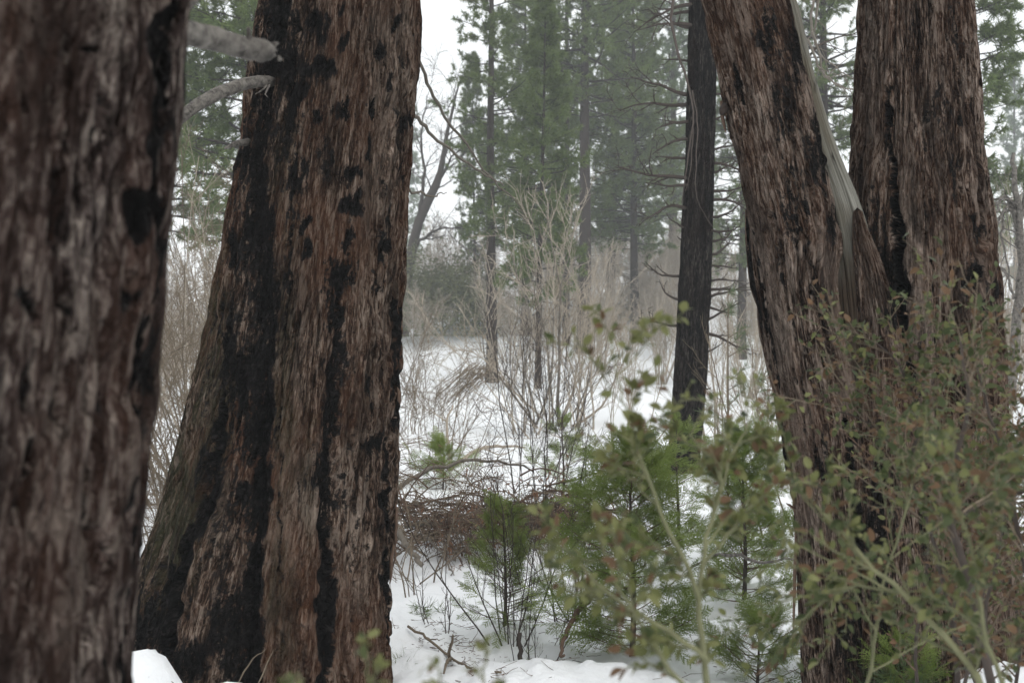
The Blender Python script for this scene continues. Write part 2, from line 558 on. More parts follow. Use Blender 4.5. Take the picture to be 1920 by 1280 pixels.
def build_ground():
    def axis(lo, hi, c, dense, n):
        t = np.linspace(-1, 1, n)
        s = np.sinh(t * 6.3) / math.sinh(6.3)
        a = np.where(s < 0, c + s * (c - lo), c + s * (hi - c))
        return a
    xs = axis(-140, 140, 0.0, 0.03, 330)
    ys = np.concatenate([np.linspace(-30, 2.5, 30)[:-1], 2.5 * (200 / 2.5) ** (np.linspace(0, 1, 400))])
    X, Y = np.meshgrid(xs, ys)
    Z = ground_z(X, Y)
    P3 = np.stack([X.ravel(), Y.ravel(), np.zeros(X.size)], -1)
    near = np.clip(1 - (Y.ravel() - 6) / 14, 0, 1)
    det = 0.045 * noise(P3 * 3.9, 30) + 0.035 * np.abs(noise(P3 * 7.3, 31)) + 0.014 * noise(P3 * 16, 33)
    pit = -0.05 * sstep(0.55, 0.85, noise(P3 * 3.7, 35))
    Z = Z + ((det + pit) * near).reshape(Z.shape)
    mb = MB()
    ny, nx = X.shape
    j, i = np.meshgrid(np.arange(ny - 1), np.arange(nx - 1), indexing='ij')
    b = j * nx + i
    mb.add(np.stack([X, Y, Z], -1).reshape(-1, 3), np.stack([b, b + 1, b + nx + 1, b + nx], -1).reshape(-1, 4))
    o = link("ground", mb.mesh("ground", MAT['snow']))
    tag(o, "snow covered forest floor rising to a low bank", "ground", kind="structure")
build_ground()

# ------------------------------------------------------------------ big trunks
def seg_dist(px, py, poly, widths):
    best = np.full(px.shape, 9.0)
    for (a, b, wa, wb) in zip(poly[:-1], poly[1:], widths[:-1], widths[1:]):
        ax, ay = a; bx, by = b
        dx, dy = bx - ax, by - ay
        t = np.clip(((px - ax) * dx + (py - ay) * dy) / (dx * dx + dy * dy + 1e-9), 0, 1)
        d = np.hypot(px - ax - t * dx, py - ay - t * dy) / (wa + (wb - wa) * t)
        best = np.minimum(best, d)
    return best

def trunk_rows(edges, D, zs):
    e = np.array(edges, float)
    th_l = np.arctan((e[:, 1] - 960) / F); th_r = np.arctan((e[:, 2] - 960) / F)
    Yc = D * math.cos(float(np.mean((th_l + th_r) / 2)))
    pys = 640 - (zs - CAM_Z) * F / Yc
    o = np.argsort(e[:, 0])
    # smooth interpolation of the edges along the height
    def ip(v):
        q = np.interp(pys, e[o, 0], v[o])
        k = 9
        pad = np.pad(q, k, mode='edge')
        return np.convolve(pad, np.ones(2 * k + 1) / (2 * k + 1), mode='valid')
    a, b = ip(th_l), ip(th_r)
    mid, half = (a + b) / 2, (b - a) / 2
    return D * np.sin(mid), D * np.cos(mid), D * np.sin(half)

def bark_disp(rest, amp, seed, stretch=1.0):
    """broad plates parted by narrow winding crevices, at three sizes, with ragged flake edges"""
    w = np.stack([noise(rest * np.array([5, 5, 2.2]), seed + 50), noise(rest * np.array([5, 5, 2.2]), seed + 51), np.zeros(len(rest))], -1)
    w2 = np.stack([noise(rest * np.array([16, 16, 9]), seed + 52), noise(rest * np.array([16, 16, 9]), seed + 53), np.zeros(len(rest))], -1)
    q = rest + 0.030 * w + 0.008 * w2
    n1 = noise(q * np.array([11, 11, 0.6 * stretch]), seed)
    n2 = noise(q * np.array([25, 25, 1.3 * stretch]), seed + 1)
    n3 = noise(q * np.array([54, 54, 3.0 * stretch]), seed + 2)
    n4 = noise(q * np.array([17, 17, 4.0]), seed + 3)
    n5 = noise(q * np.array([70, 70, 8.0]), seed + 4)
    c1 = np.exp(-(n1 / 0.16) ** 2); c2 = np.exp(-(n2 / 0.20) ** 2); c3 = np.exp(-(n3 / 0.30) ** 2)
    gate = sstep(-0.35, 0.35, noise(rest * np.array([4, 4, 1.1]), seed + 5))
    pl = n4 * 3.0
    fl = np.floor(pl); fr = pl - fl
    plate = (fl + sstep(0.0, 0.15, fr)) / 3.0
    return amp * (0.30 * n1 - 1.25 * c1 * (0.35 + 0.65 * gate) - 0.85 * c2 - 0.45 * c3 + 0.28 * plate + 0.38 * n5 + 0.75)

def trunk(name, edges, D, nu, nv, z0, z1, mat, amp, seed, parent=None, strokes=(), blobs=(), moss=(), zdense=(-0.1, 3.8), lobes=(), pale=(), rand_char=0.0, closed_top=True, vis_frac=0.86):
    nd = int(nv * 0.82)
    low = max(z0, zdense[0]); hi = min(z1, zdense[1])
    zs = np.linspace(low, hi, nd)
    if z0 < low: zs = np.concatenate([np.linspace(z0, low, 6)[:-1], zs])
    if z1 > hi: zs = np.concatenate([zs, np.linspace(hi, z1, nv - nd)[1:]])
    cx, cyy, rr = trunk_rows(edges, D, zs)
    nf = int(nu * vis_frac)
    f1 = np.linspace(-R(100), R(100), nf, endpoint=False)
    f2 = np.linspace(R(100), R(260), nu - nf, endpoint=False)
    phi = -PI / 2 + np.concatenate([f1, f2])
    nz = len(zs)
    PH, ZZ = np.meshgrid(phi, zs)
    r0 = float(np.median(rr))
    rest = np.stack([r0 * np.cos(PH).ravel(), r0 * np.sin(PH).ravel(), ZZ.ravel()], -1)
    rad = np.repeat(rr, nu)
    big = 0.035 * noise(np.stack([np.cos(PH).ravel() * 1.6, np.sin(PH).ravel() * 1.6, ZZ.ravel() * 0.7], -1), seed + 9)
    base_r = rad * (1 + big)
    CX = np.repeat(cx, nu); CY = np.repeat(cyy, nu)
    ph = PH.ravel()
    X = CX + base_r * np.cos(ph); Y = CY + base_r * np.sin(ph); Z = ZZ.ravel()
    px = 960 + F * X / np.maximum(Y, 0.1); py = 640 - F * (Z - CAM_Z) / np.maximum(Y, 0.1)
    front = np.abs(((ph + PI / 2 + PI) % (2 * PI)) - PI) < R(112)
    jit = 0.55 * fbm(rest * np.array([22, 22, 5.0]), seed + 21, 2) + 0.35 * noise(rest * np.array([70, 70, 12.0]), seed + 23)
    wf = F / max(D, 0.5)
    px = px + wf * (0.022 * noise(rest * np.array([24, 24, 14.0]), seed + 70) + 0.012 * noise(rest * np.array([60, 60, 24.0]), seed + 71))
    py = py + wf * (0.050 * noise(rest * np.array([20, 20, 9.0]), seed + 72) + 0.025 * noise(rest * np.array([55, 55, 20.0]), seed + 73))
    char = np.zeros(len(X)); inward = np.zeros(len(X))
    for (bx, by, rx, ry, s, dep) in blobs:
        d = np.hypot((px - bx) / rx, (py - by) / ry)
        v = sstep(1.7, 0.3, d + 0.9 * jit) * s
        char = np.maximum(char, np.where(front, v, 0))
        inward = np.maximum(inward, np.where(front, dep * sstep(1.1, 0.0, d), 0))
    for (poly, wid, s, dep) in strokes:
        d = seg_dist(px, py, poly, wid)
        v = sstep(1.5, 0.4, d + 0.8 * jit) * s
        char = np.maximum(char, np.where(front, v, 0))
        inward = np.maximum(inward, np.where(front, dep * sstep(1.0, 0.15, d), 0))
    if rand_char > 0:
        rc = fbm(rest * np.array([5, 5, 0.9]), seed + 40, 3)
        char = np.maximum(char, sstep(0.45 - rand_char, 0.75 - rand_char, rc + 0.4 * jit))
    if True:
        rcb = fbm(rest * np.array([5, 5, 0.9]), seed + 44, 3)
        char = np.where(front, char, sstep(0.1, 0.4, rcb + 0.3 * jit))
    ms = np.zeros(len(X))
    for (bx, by, rx, ry, s) in moss:
        d = np.hypot((px - bx) / rx, (py - by) / ry)
        ms = np.maximum(ms, s * sstep(1.3, 0.4, d + 0.6 * jit))
    pa = np.zeros(len(X))
    for (poly, wid, s) in pale:
        d = seg_dist(px, py, poly, wid)
        pa = np.maximum(pa, s * sstep(1.3, 0.5, d + 0.5 * jit))
    disp = bark_disp(rest, amp, seed) * (1 - 0.35 * pa)
    disp = disp - inward + char * amp * 0.35 * noise(rest * np.array([40, 40, 32.0]), seed + 60)
    for (poly, wid, h) in lobes:
        d = seg_dist(px, py, poly, wid)
        disp = disp + np.where(front, h * (1 - np.clip(d, 0, 1) ** 2), 0)
    fade = 1.0
    rfin = base_r + disp * fade
    V = np.stack([CX + rfin * np.cos(ph), CY + rfin * np.sin(ph), Z], -1)
    j, i = np.meshgrid(np.arange(nz - 1), np.arange(nu), indexing='ij')
    i2 = (i + 1) % nu
    Q = np.stack([j * nu + i, j * nu + i2, (j + 1) * nu + i2, (j + 1) * nu + i], -1).reshape(-1, 4)
    mb = MB()
    V = np.vstack([V, [[cx[-1], cyy[-1], zs[-1] + 0.02]]])
    top = (nz - 1) * nu
    ii = np.arange(nu)
    T = np.stack([top + ii, top + (ii + 1) % nu, np.full(nu, nz * nu)], -1)
    mb.add(V, Q, T)
    at_ = {"rest": np.vstack([rest, rest[-1:]]), "char": np.append(char, 1.0), "moss": np.append(ms, 0.0), "pale": np.append(pa, 0.0)}
    return mb, at_, (cx, cyy, rr, zs)

# --- the near blurred trunk
def near_trunk():
    D, r = 1.72, 0.36
    he = math.asin(r / D)
    ed = []
    for py, pr in [(-3200, 430), (-1200, 420), (-400, 372), (0, 334), (150, 322), (280, 308), (400, 302), (560, 288), (700, 272), (900, 258), (1100, 246), (1280, 240), (1700, 250), (2700, 275)]:
        tr = math.atan((pr - 20 - 960) / F)
        tl = tr - 2 * he
        ed.append((py, 960 + F * math.tan(tl), pr))
    root = thing("near_cedar_tree", (-0.93, 1.45, gz(-0.93, 1.45)), "thick out of focus cedar trunk with purplish brown flaky bark, closest to the camera", "tree")
    strokes = [([(300, 0), (300, 150), (262, 330), (282, 480), (270, 620), (258, 760), (250, 1000), (238, 1280)], [16, 19, 18, 18, 15, 12, 9, 8], 1.0, 0.012),
               ([(160, 60), (185, 220), (170, 330)], [5, 6, 4], 0.8, 0.02), ([(90, 260), (95, 520), (115, 640)], [6, 6, 5], 0.8, 0.02), ([(200, 640), (190, 900), (180, 1200)], [6, 7, 5], 0.75, 0.02),
               ([(30, 500), (45, 800), (40, 1000)], [8, 8, 8], 0.7, 0.015), ([(120, 700), (125, 900)], [8, 8], 0.6, 0.015)]
    blobs = [(230, 560, 16, 36, .9, .01), (115, 420, 9, 40, .8, .015), (170, 120, 8, 36, .8, .01), (200, 760, 12, 50, .6, .01), (90, 330, 8, 36, 0.6, 0.01), (150, 1020, 20, 50, .45, .0), (60, 920, 16, 50, .45, .0)]
    mb, a, g = trunk("trunk", ed, D, 230, 300, -0.2, 7.5, MAT['bark_near'], 0.018, 101, strokes=strokes, blobs=blobs, zdense=(1.05, 2.35))
    part(root, "trunk", mb, MAT['bark_near'], attrs=a)
    rng = np.random.default_rng(11)
    b = MB()
    p = px_curve(rng, [(300, 50, 1.9), (345, 60, 1.98), (400, 72, 2.06), (450, 88, 2.12), (485, 95, 2.15), (512, 98, 2.17)], 22, 0.0012)
    rad = np.interp(np.linspace(0, 1, 22), [0, .15, .6, .85, .95, 1], [.026, .022, .021, .022, .017, .009]) * (1 + .03 * rng.normal(size=22))
    tubes(b, p, rad, 10)
    for q in range(6):
        e = p[-2] + rng.normal(size=3) * .008
        tubes(b, np.linspace(e, e + (p[-1] - p[-3]) * rng.uniform(.6, 1.5) + rng.normal(size=3) * .006, 4), [.007, .006, .004, .001], 5)
    part(root, "dead_branch", b, MAT['dead_wood'])
    b = MB()
    p = px_curve(rng, [(325, 70, 1.95), (335, 25, 2.0), (355, 0, 2.02), (372, -30, 2.05), (400, -120, 2.1)], 14, 0.001)
    tubes(b, p, taper(.017, .010, 14)[0], 8)
    part(root, "dead_branch", b, MAT['dead_wood'])
    b = MB()
    p = px_curve(rng, [(466, 90, 2.13), (467, 72, 2.12), (466, 52, 2.12)], 6)
    tubes(b, p, taper(.008, .004, 6)[0], 6)
    part(root, "branch_stub", b, MAT['dead_wood'])
near_trunk()

# --- the main burnt trunk
def burnt_trunk():
    ed = [(-1900, 640, 850), (-1000, 585, 820), (-400, 535, 800), (0, 490, 786), (120, 474, 781), (250, 455, 772), (400, 428, 760), (500, 412, 754), (640, 385, 746), (800, 345, 740), (900, 312, 737), (1000, 280, 734), (1060, 258, 733), (1150, 236, 732), (1230, 215, 735), (1300, 195, 742), (1420, 160, 760)]
    D = 5.85
    root = thing("burnt_cedar_tree", (-1.25, 5.7, gz(-1.25, 5.7)), "massive burnt cedar trunk with flared base, charred knots and reddish shredding bark", "tree")
    blobs = []
    for (x, y, rx, ry) in [(592, 47, 20, 22), (707, 96, 14, 11), (742, 45, 8, 13), (775, 65, 6, 10), (600, 133, 26, 17), (646, 70, 10, 13), (644, 211, 26, 11), (700, 192, 9, 18), (695, 267, 7, 24), (611, 305, 13, 30), (655, 326, 20, 18), (653, 389, 20, 17), (648, 445, 18, 15), (735, 166, 8, 15), (744, 258, 7, 30), (719, 462, 9, 26), (639, 515, 24, 26), (625, 576, 18, 34), (740, 579, 9, 14), (719, 527, 7, 12), (578, 476, 9, 10), (573, 422, 10, 12), (630, 670, 25, 38), (680, 720, 13, 17), (692, 828, 13, 15), (685, 765, 10, 22), (610, 780, 24, 42), (600, 865, 24, 42), (616, 960, 17, 32), (752, 330, 6, 14), (765, 230, 8, 16), (730, 410, 8, 16), (590, 215, 16, 14), (572, 180, 12, 18), (560, 60, 12, 24), (640, 20, 12, 14), (720, 350, 6, 14), (700, 520, 6, 12), (755, 120, 6, 12)]:
        q = (x * 7 + y * 13) % 10 / 10.0
        blobs.append((x, y, rx * (0.75 + 0.5 * q), ry * (1.35 - 0.35 * q), 0.75 + 0.3 * q, 0.012 + 0.02 * q))
    for (x, y, rx, ry) in [(470, 720, 55, 60), (480, 820, 38, 60), (400, 890, 28, 50), (470, 940, 28, 50), (440, 1180, 42, 75), (490, 420, 34, 60), (470, 300, 26, 60), (500, 560, 26, 80), (545, 160, 22, 90), (515, 40, 20, 60), (430, 640, 18, 70), (320, 1110, 24, 70), (270, 1180, 50, 60), (360, 1230, 46, 50), (555, 330, 18, 60), (440, 480, 14, 50)]:
        blobs.append((x, y, rx, ry, 0.95, 0.012))
    for (x, y, rx, ry, q) in [(520, 150, 50, 190, .62), (478, 430, 46, 200, .62), (455, 700, 60, 190, .62), (420, 950, 60, 140, .5), (300, 1160, 70, 110, .6), (590, 200, 24, 160, .35)]:
        blobs.append((x, y, rx, ry, q, 0.0))
    strokes = [([(604, 930), (606, 1000), (612, 1080), (610, 1160), (606, 1290)], [3, 11, 15, 17, 18], 1.0, 0.05),
               ([(525, 0), (505, 150), (482, 300), (488, 450), (500, 600), (492, 760)], [26, 26, 22, 26, 24, 26], 0.9, 0.015),
               ([(500, 760), (490, 900), (475, 1050), (468, 1280)], [22, 18, 18, 24], 1.0, 0.06),
               ([(425, 720), (408, 810), (385, 930), (350, 1050), (318, 1160), (305, 1280)], [2, 8, 16, 16, 18, 18], 1.0, 0.055),
               ([(722, 830), (721, 960), (724, 1080), (728, 1200)], [7, 9, 9, 8], 1.0, 0.03),
               ([(745, 560), (742, 700), (739, 800)], [6, 7, 6], 0.9, 0.01),
               ([(640, 480), (628, 620), (618, 740), (606, 900), (612, 1000)], [10, 10, 12, 12, 10], 0.85, 0.03),
               ([(560, 200), (545, 420), (540, 640)], [5, 5, 4], 0.6, 0.012), ([(690, 600), (682, 900), (676, 1280)], [3, 3, 3], 0.35, 0.014), ([(570, 640), (560, 900), (556, 1280)], [3, 3, 3], 0.3, 0.016),
               ([(655, 760), (655, 1000), (652, 1280)], [2.5, 3, 3], 0.35, 0.014), ([(530, 700), (524, 980), (520, 1290)], [3, 4, 4], 0.4, 0.018)]
    moss = [(400, 700, 45, 260, .8), (340, 960, 55, 160, .9), (300, 1100, 60, 120, .7), (535, 760, 24, 220, .55), (520, 1100, 30, 180, .5), (540, 320, 30, 160, .35), (575, 900, 14, 200, .4)]
    lobes = [([(560, 700), (545, 1000), (540, 1290)], [55, 55, 55], 0.035), ([(665, 600), (665, 1000), (670, 1290)], [50, 50, 55], 0.03), ([(395, 1000), (385, 1130), (375, 1290)], [42, 52, 60], 0.05)]
    mb, a, g = trunk("trunk", ed, D, 395, 460, -0.35, 8.6, MAT['bark_burnt'], 0.024, 7, strokes=strokes, blobs=blobs, moss=moss, lobes=lobes, pale=[([(555, 800), (545, 900), (540, 1000), (520, 1150)], [20, 22, 24, 26], .35), ([(560, 660), (552, 760)], [12, 14], .4), ([(425, 900), (405, 1000)], [12, 16], .6), ([(730, 0), (715, 200), (700, 400)], [40, 36, 30], .3), ([(660, 1050), (665, 1150)], [16, 18], .3)], zdense=(-0.12, 3.75))
    part(root, "trunk", mb, MAT['bark_burnt'], attrs=a)
    rng = np.random.default_rng(5)
    def br(name, pts, rads, n=20, k=8, wob=0.002, mat='dead_wood'):
        b = MB()
        p = px_curve(rng, pts, n, wob)
        tubes(b, p, np.interp(np.linspace(0, 1, n), np.linspace(0, 1, len(rads)), rads), k)
        return part(root, name, b, MAT[mat])
    br("dead_branch", [(520, 158, 5.55), (495, 152, 5.42), (455, 158, 5.3), (410, 175, 5.2), (360, 205, 5.1), (315, 245, 5.0), (285, 290, 4.95)], [.028, .027, .029, .030, .028, .024, .016])
    br("branch_stub", [(465, 266, 5.5), (442, 270, 5.35), (422, 277, 5.28)], [.018, .014, .005], 8)
    for pts in ([(505, 160, 5.4), (498, 175, 5.36), (503, 183, 5.34)], [(500, 160, 5.4), (485, 172, 5.36), (478, 178, 5.33)]):
        br("broken_splinter", pts, [.006, .004, .001], 6, 4)
    br("bare_branch", [(776, 70, 5.95), (783, 110, 6.05), (800, 160, 6.2), (825, 208, 6.4), (870, 262, 6.6), (905, 315, 6.8), (950, 360, 7.0), (985, 405, 7.1), (1010, 428, 7.2)], [.011, .010, .010, .009, .008, .006, .005, .003, .002], 26, 6, 0.008, 'twig_grey')
    br("bare_branch", [(770, 208, 5.95), (795, 240, 6.1), (835, 275, 6.3), (885, 312, 6.5), (925, 335, 6.7), (945, 350, 6.9)], [.011, .010, .008, .007, .006, .003], 22, 6, 0.008, 'twig_grey')
    br("bare_branch", [(762, 355, 5.95), (785, 362, 6.0), (815, 366, 6.1), (840, 362, 6.2)], [.008, .007, .005, .002], 14, 5, 0.008, 'twig_grey')
    # shreds of bark that hang free at the edge
    for pts, w in [([(740, 940, 5.72), (744, 975, 5.70), (742, 1010, 5.70), (735, 1040, 5.72)], .010), ([(735, 1010, 5.72), (741, 1040, 5.7), (738, 1062, 5.7)], .007), ([(742, 720, 5.75), (748, 745, 5.72), (744, 768, 5.73)], .016), ([(738, 1020, 5.66), (733, 1060, 5.64), (732, 1095, 5.66)], .012), ([(440, 1290, 4.95), (470, 1240, 5.0), (500, 1215, 5.0)], .004), ([(480, 1290, 4.9), (500, 1245, 4.95), (512, 1217, 4.95)], .004)]:
        b = MB()
        p = px_curve(rng, pts, 8, 0.002)
        tubes(b, p, np.interp(np.linspace(0, 1, 8), [0, .3, .8, 1], [w * .5, w, w * .7, w * .1]), 4)
        part(root, "bark_strip", b, MAT['twig_red' if w > .005 else 'twig_tan'])
    return root
burnt_trunk()

# --- the leaning cedar with its bare wood and the split cedar behind it
def leaning_cedar():
    root = thing("leaning_cedar_tree", (1.65, 5.15, gz(1.65, 5.15)), "leaning cedar with a stripe of bare grey wood along its upper side", "tree")
    ed = [(-2600, 860, 930), (-1200, 1100, 1210), (-400, 1240, 1375), (0, 1318, 1476), (100, 1340, 1502), (200, 1362, 1524), (300, 1382, 1546), (400, 1402, 1566), (470, 1415, 1582), (490, 1418, 1570), (530, 1426, 1564), (640, 1446, 1582), (800, 1474, 1620), (950, 1494, 1630), (1100, 1508, 1645), (1280, 1518, 1665), (1500, 1515, 1680)]
    blobs = [(1500, 90, 22, 60, .8, .012), (1530, 300, 20, 70, .85, .012), (1470, 200, 26, 70, .6, .005), (1560, 420, 14, 40, .8, .01), (1440, 60, 26, 60, .6, .0), (1490, 380, 28, 80, .6, .0), (1540, 900, 18, 60, .6, .01), (1590, 1200, 30, 80, .7, .01), (1380, 160, 8, 50, .7, .0), (1478, 900, 10, 60, .9, 0)]
    strokes = [([(1405, 420), (1430, 600), (1462, 800), (1484, 950), (1500, 1280)], [7, 10, 11, 8, 6], 1.0, 0.015), ([(1590, 800), (1610, 1000), (1630, 1280)], [7, 11, 16], 1.0, 0.05), ([(1470, 240), (1500, 420), (1535, 560), (1560, 700)], [3, 4, 4, 3], .5, .018), ([(1430, 300), (1470, 520), (1510, 760), (1540, 1000)], [3, 3, 4, 3], .4, .018)]
    mb, a, g = trunk("bark", ed, 5.2, 245, 420, -0.4, 8.0, MAT['bark_red'], 0.018, 207, pale=[([(1372, 270), (1400, 420), (1450, 600), (1500, 800), (1530, 1000)], [12, 22, 26, 24, 20], .8), ([(1560, 480), (1585, 640), (1590, 760)], [22, 24, 18], .7), ([(1500, 120), (1545, 300), (1570, 440)], [8, 9, 9], .7)], strokes=strokes, blobs=blobs, zdense=(0.0, 3.4))
    part(root, "bark", mb, MAT['bark_red'], attrs=a)
    ed2 = [(-2600, 905, 950), (-1200, 1170, 1230), (-400, 1325, 1400), (0, 1440, 1496), (100, 1465, 1516), (200, 1492, 1542), (300, 1515, 1576), (380, 1535, 1612), (430, 1550, 1636), (480, 1556, 1640), (560, 1564, 1644), (640, 1570, 1655), (800, 1580, 1680), (1280, 1600, 1720), (1500, 1600, 1730)]
    bl = [(1519, 164, 9, 7, 1.0, .01), (1534, 247, 8, 8, 1, .01), (1557, 305, 7, 9, 1, .01)]
    mb, a, g = trunk("bare_wood", ed2, 5.28, 80, 180, -0.4, 8.0, MAT['wood_grey'], 0.0045, 217, moss=[(1590, 620, 70, 150, .95), (1510, 330, 8, 120, .6)], blobs=bl, zdense=(0.0, 3.4))
    part(root, "bare_wood", mb, MAT['wood_grey'], attrs=a)
    ed3 = [(404, 1603, 1607), (412, 1597, 1616), (440, 1596, 1630), (480, 1600, 1648), (560, 1606, 1670), (640, 1612, 1688), (740, 1612, 1704), (900, 1612, 1715), (1100, 1610, 1730), (1280, 1605, 1745), (1500, 1600, 1760)]
    ztop = CAM_Z + (640 - 405) / F * 5.1
    mb, a, g = trunk("bark_lobe", ed3, 5.17, 130, 240, -0.4, ztop, MAT['bark_red'], 0.013, 227, blobs=[(1670, 560, 10, 60, .7, 0), (1650, 1000, 30, 200, .8, .02)], zdense=(-0.3, ztop))
    part(root, "bark_lobe", mb, MAT['bark_red'], attrs=a)
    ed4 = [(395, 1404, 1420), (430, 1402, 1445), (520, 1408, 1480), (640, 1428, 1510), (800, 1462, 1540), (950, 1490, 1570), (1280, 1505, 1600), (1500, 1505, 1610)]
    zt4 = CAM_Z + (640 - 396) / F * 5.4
    mb, a, g = trunk("dark_bark", ed4, 5.42, 90, 220, -0.4, zt4, MAT['bark_red'], 0.016, 237, rand_char=0.55, zdense=(-0.3, zt4))  # slab of mostly black bark, set just behind the trunk's left edge
    part(root, "dark_bark", mb, MAT['bark_red'], attrs=a)
    rng = np.random.default_rng(9)
    for pts, w in [([(1494, 990, 5.05), (1491, 1060, 5.03), (1489, 1140, 5.04), (1486, 1215, 5.05)], .011), ([(1500, 960, 5.05), (1482, 948, 5.0), (1474, 943, 4.98)], .008), ([(1352, 190, 5.1), (1356, 225, 5.08), (1362, 250, 5.1)], .012), ([(1478, 880, 5.05), (1487, 930, 5.03), (1494, 985, 5.04)], .012)]:
        b = MB()
        p = px_curve(rng, pts, 10, 0.001)
        tubes(b, p, np.interp(np.linspace(0, 1, 10), [0, .3, .8, 1], [w * .6, w, w * .5, w * .1]), 4)
        part(root, "bark_strip", b, MAT['twig_red'])
    b = MB()
    p = px_curve(rng, [(1360, 200, 5.1), (1356, 208, 5.0), (1352, 216, 4.98)], 5)
    tubes(b, p, [.02, .022, .018, .012, .004], 7)
    part(root, "bark_knob", b, MAT['bark_pine'])
leaning_cedar()

def split_cedar():
    root = thing("split_cedar_tree", (2.2, 5.9, gz(2.2, 5.9)), "upright cedar trunk with a deep black cleft, beside the leaning cedar", "tree")
    ed = [(-2600, 1690, 1790), (-1200, 1655, 1800), (-400, 1628, 1808), (0, 1614, 1820), (200, 1602, 1838), (340, 1592, 1852), (450, 1584, 1866), (600, 1580, 1876), (800, 1575, 1890), (1000, 1568, 1905), (1280, 1555, 1930), (1500, 1540, 1950)]
    blobs = [(1795, 330, 10, 40, .7, .01), (1755, 200, 26, 40, .55, .0), (1800, 220, 8, 16, .9, .01), (1822, 190, 6, 9, 1, .01), (1820, 520, 14, 40, .9, .02), (1850, 560, 14, 50, .8, .0), (1640, 420, 20, 80, .5, .0), (1790, 60, 14, 50, .5, 0), (1700, 100, 12, 60, .4, 0), (1660, 540, 16, 80, .8, 0), (1835, 430, 8, 20, .8, .01), (1720, 900, 30, 200, .6, .01)]
    strokes = [([(1668, 215), (1672, 330), (1682, 440), (1690, 520), (1694, 640), (1700, 800)], [4, 7, 11, 15, 17, 14], 1.0, 0.20),
               ([(1664, 180), (1668, 260), (1672, 330)], [8, 9, 8], .7, .05), ([(1745, 500), (1755, 660), (1760, 900)], [3, 4, 4], .5, .02), ([(1715, 0), (1720, 200), (1740, 400)], [3, 3, 3], .3, .015)]
    lobes = [([(1710, 240), (1716, 400), (1720, 640), (1722, 1000)], [24, 32, 36, 36], 0.03), ([(1838, 470), (1842, 520), (1836, 560)], [14, 18, 12], 0.035), ([(1636, 300), (1640, 640)], [30, 34], 0.02)]
    mb, a, g = trunk("trunk", ed, 5.75, 300, 420, -0.4, 8.4, MAT['bark_red'], 0.020, 307, pale=[([(1700, 330), (1715, 450), (1722, 640), (1725, 800)], [14, 22, 26, 26], .75), ([(1835, 480), (1842, 560)], [10, 14], .9), ([(1640, 60), (1630, 300)], [14, 14], .3)], strokes=strokes, blobs=blobs, lobes=lobes, zdense=(0.0, 3.6))
    part(root, "trunk", mb, MAT['bark_red'], attrs=a)
    rng = np.random.default_rng(10)
    b = MB()
    p = px_curve(rng, [(1676, 330, 5.42), (1681, 420, 5.40), (1684, 520, 5.40), (1690, 600, 5.42)], 12)
    tubes(b, p, np.interp(np.linspace(0, 1, 12), [0, .3, .8, 1], [.003, .010, .010, .003]), 6)
    part(root, "wood_splinter", b, MAT['dead_wood'])
split_cedar()

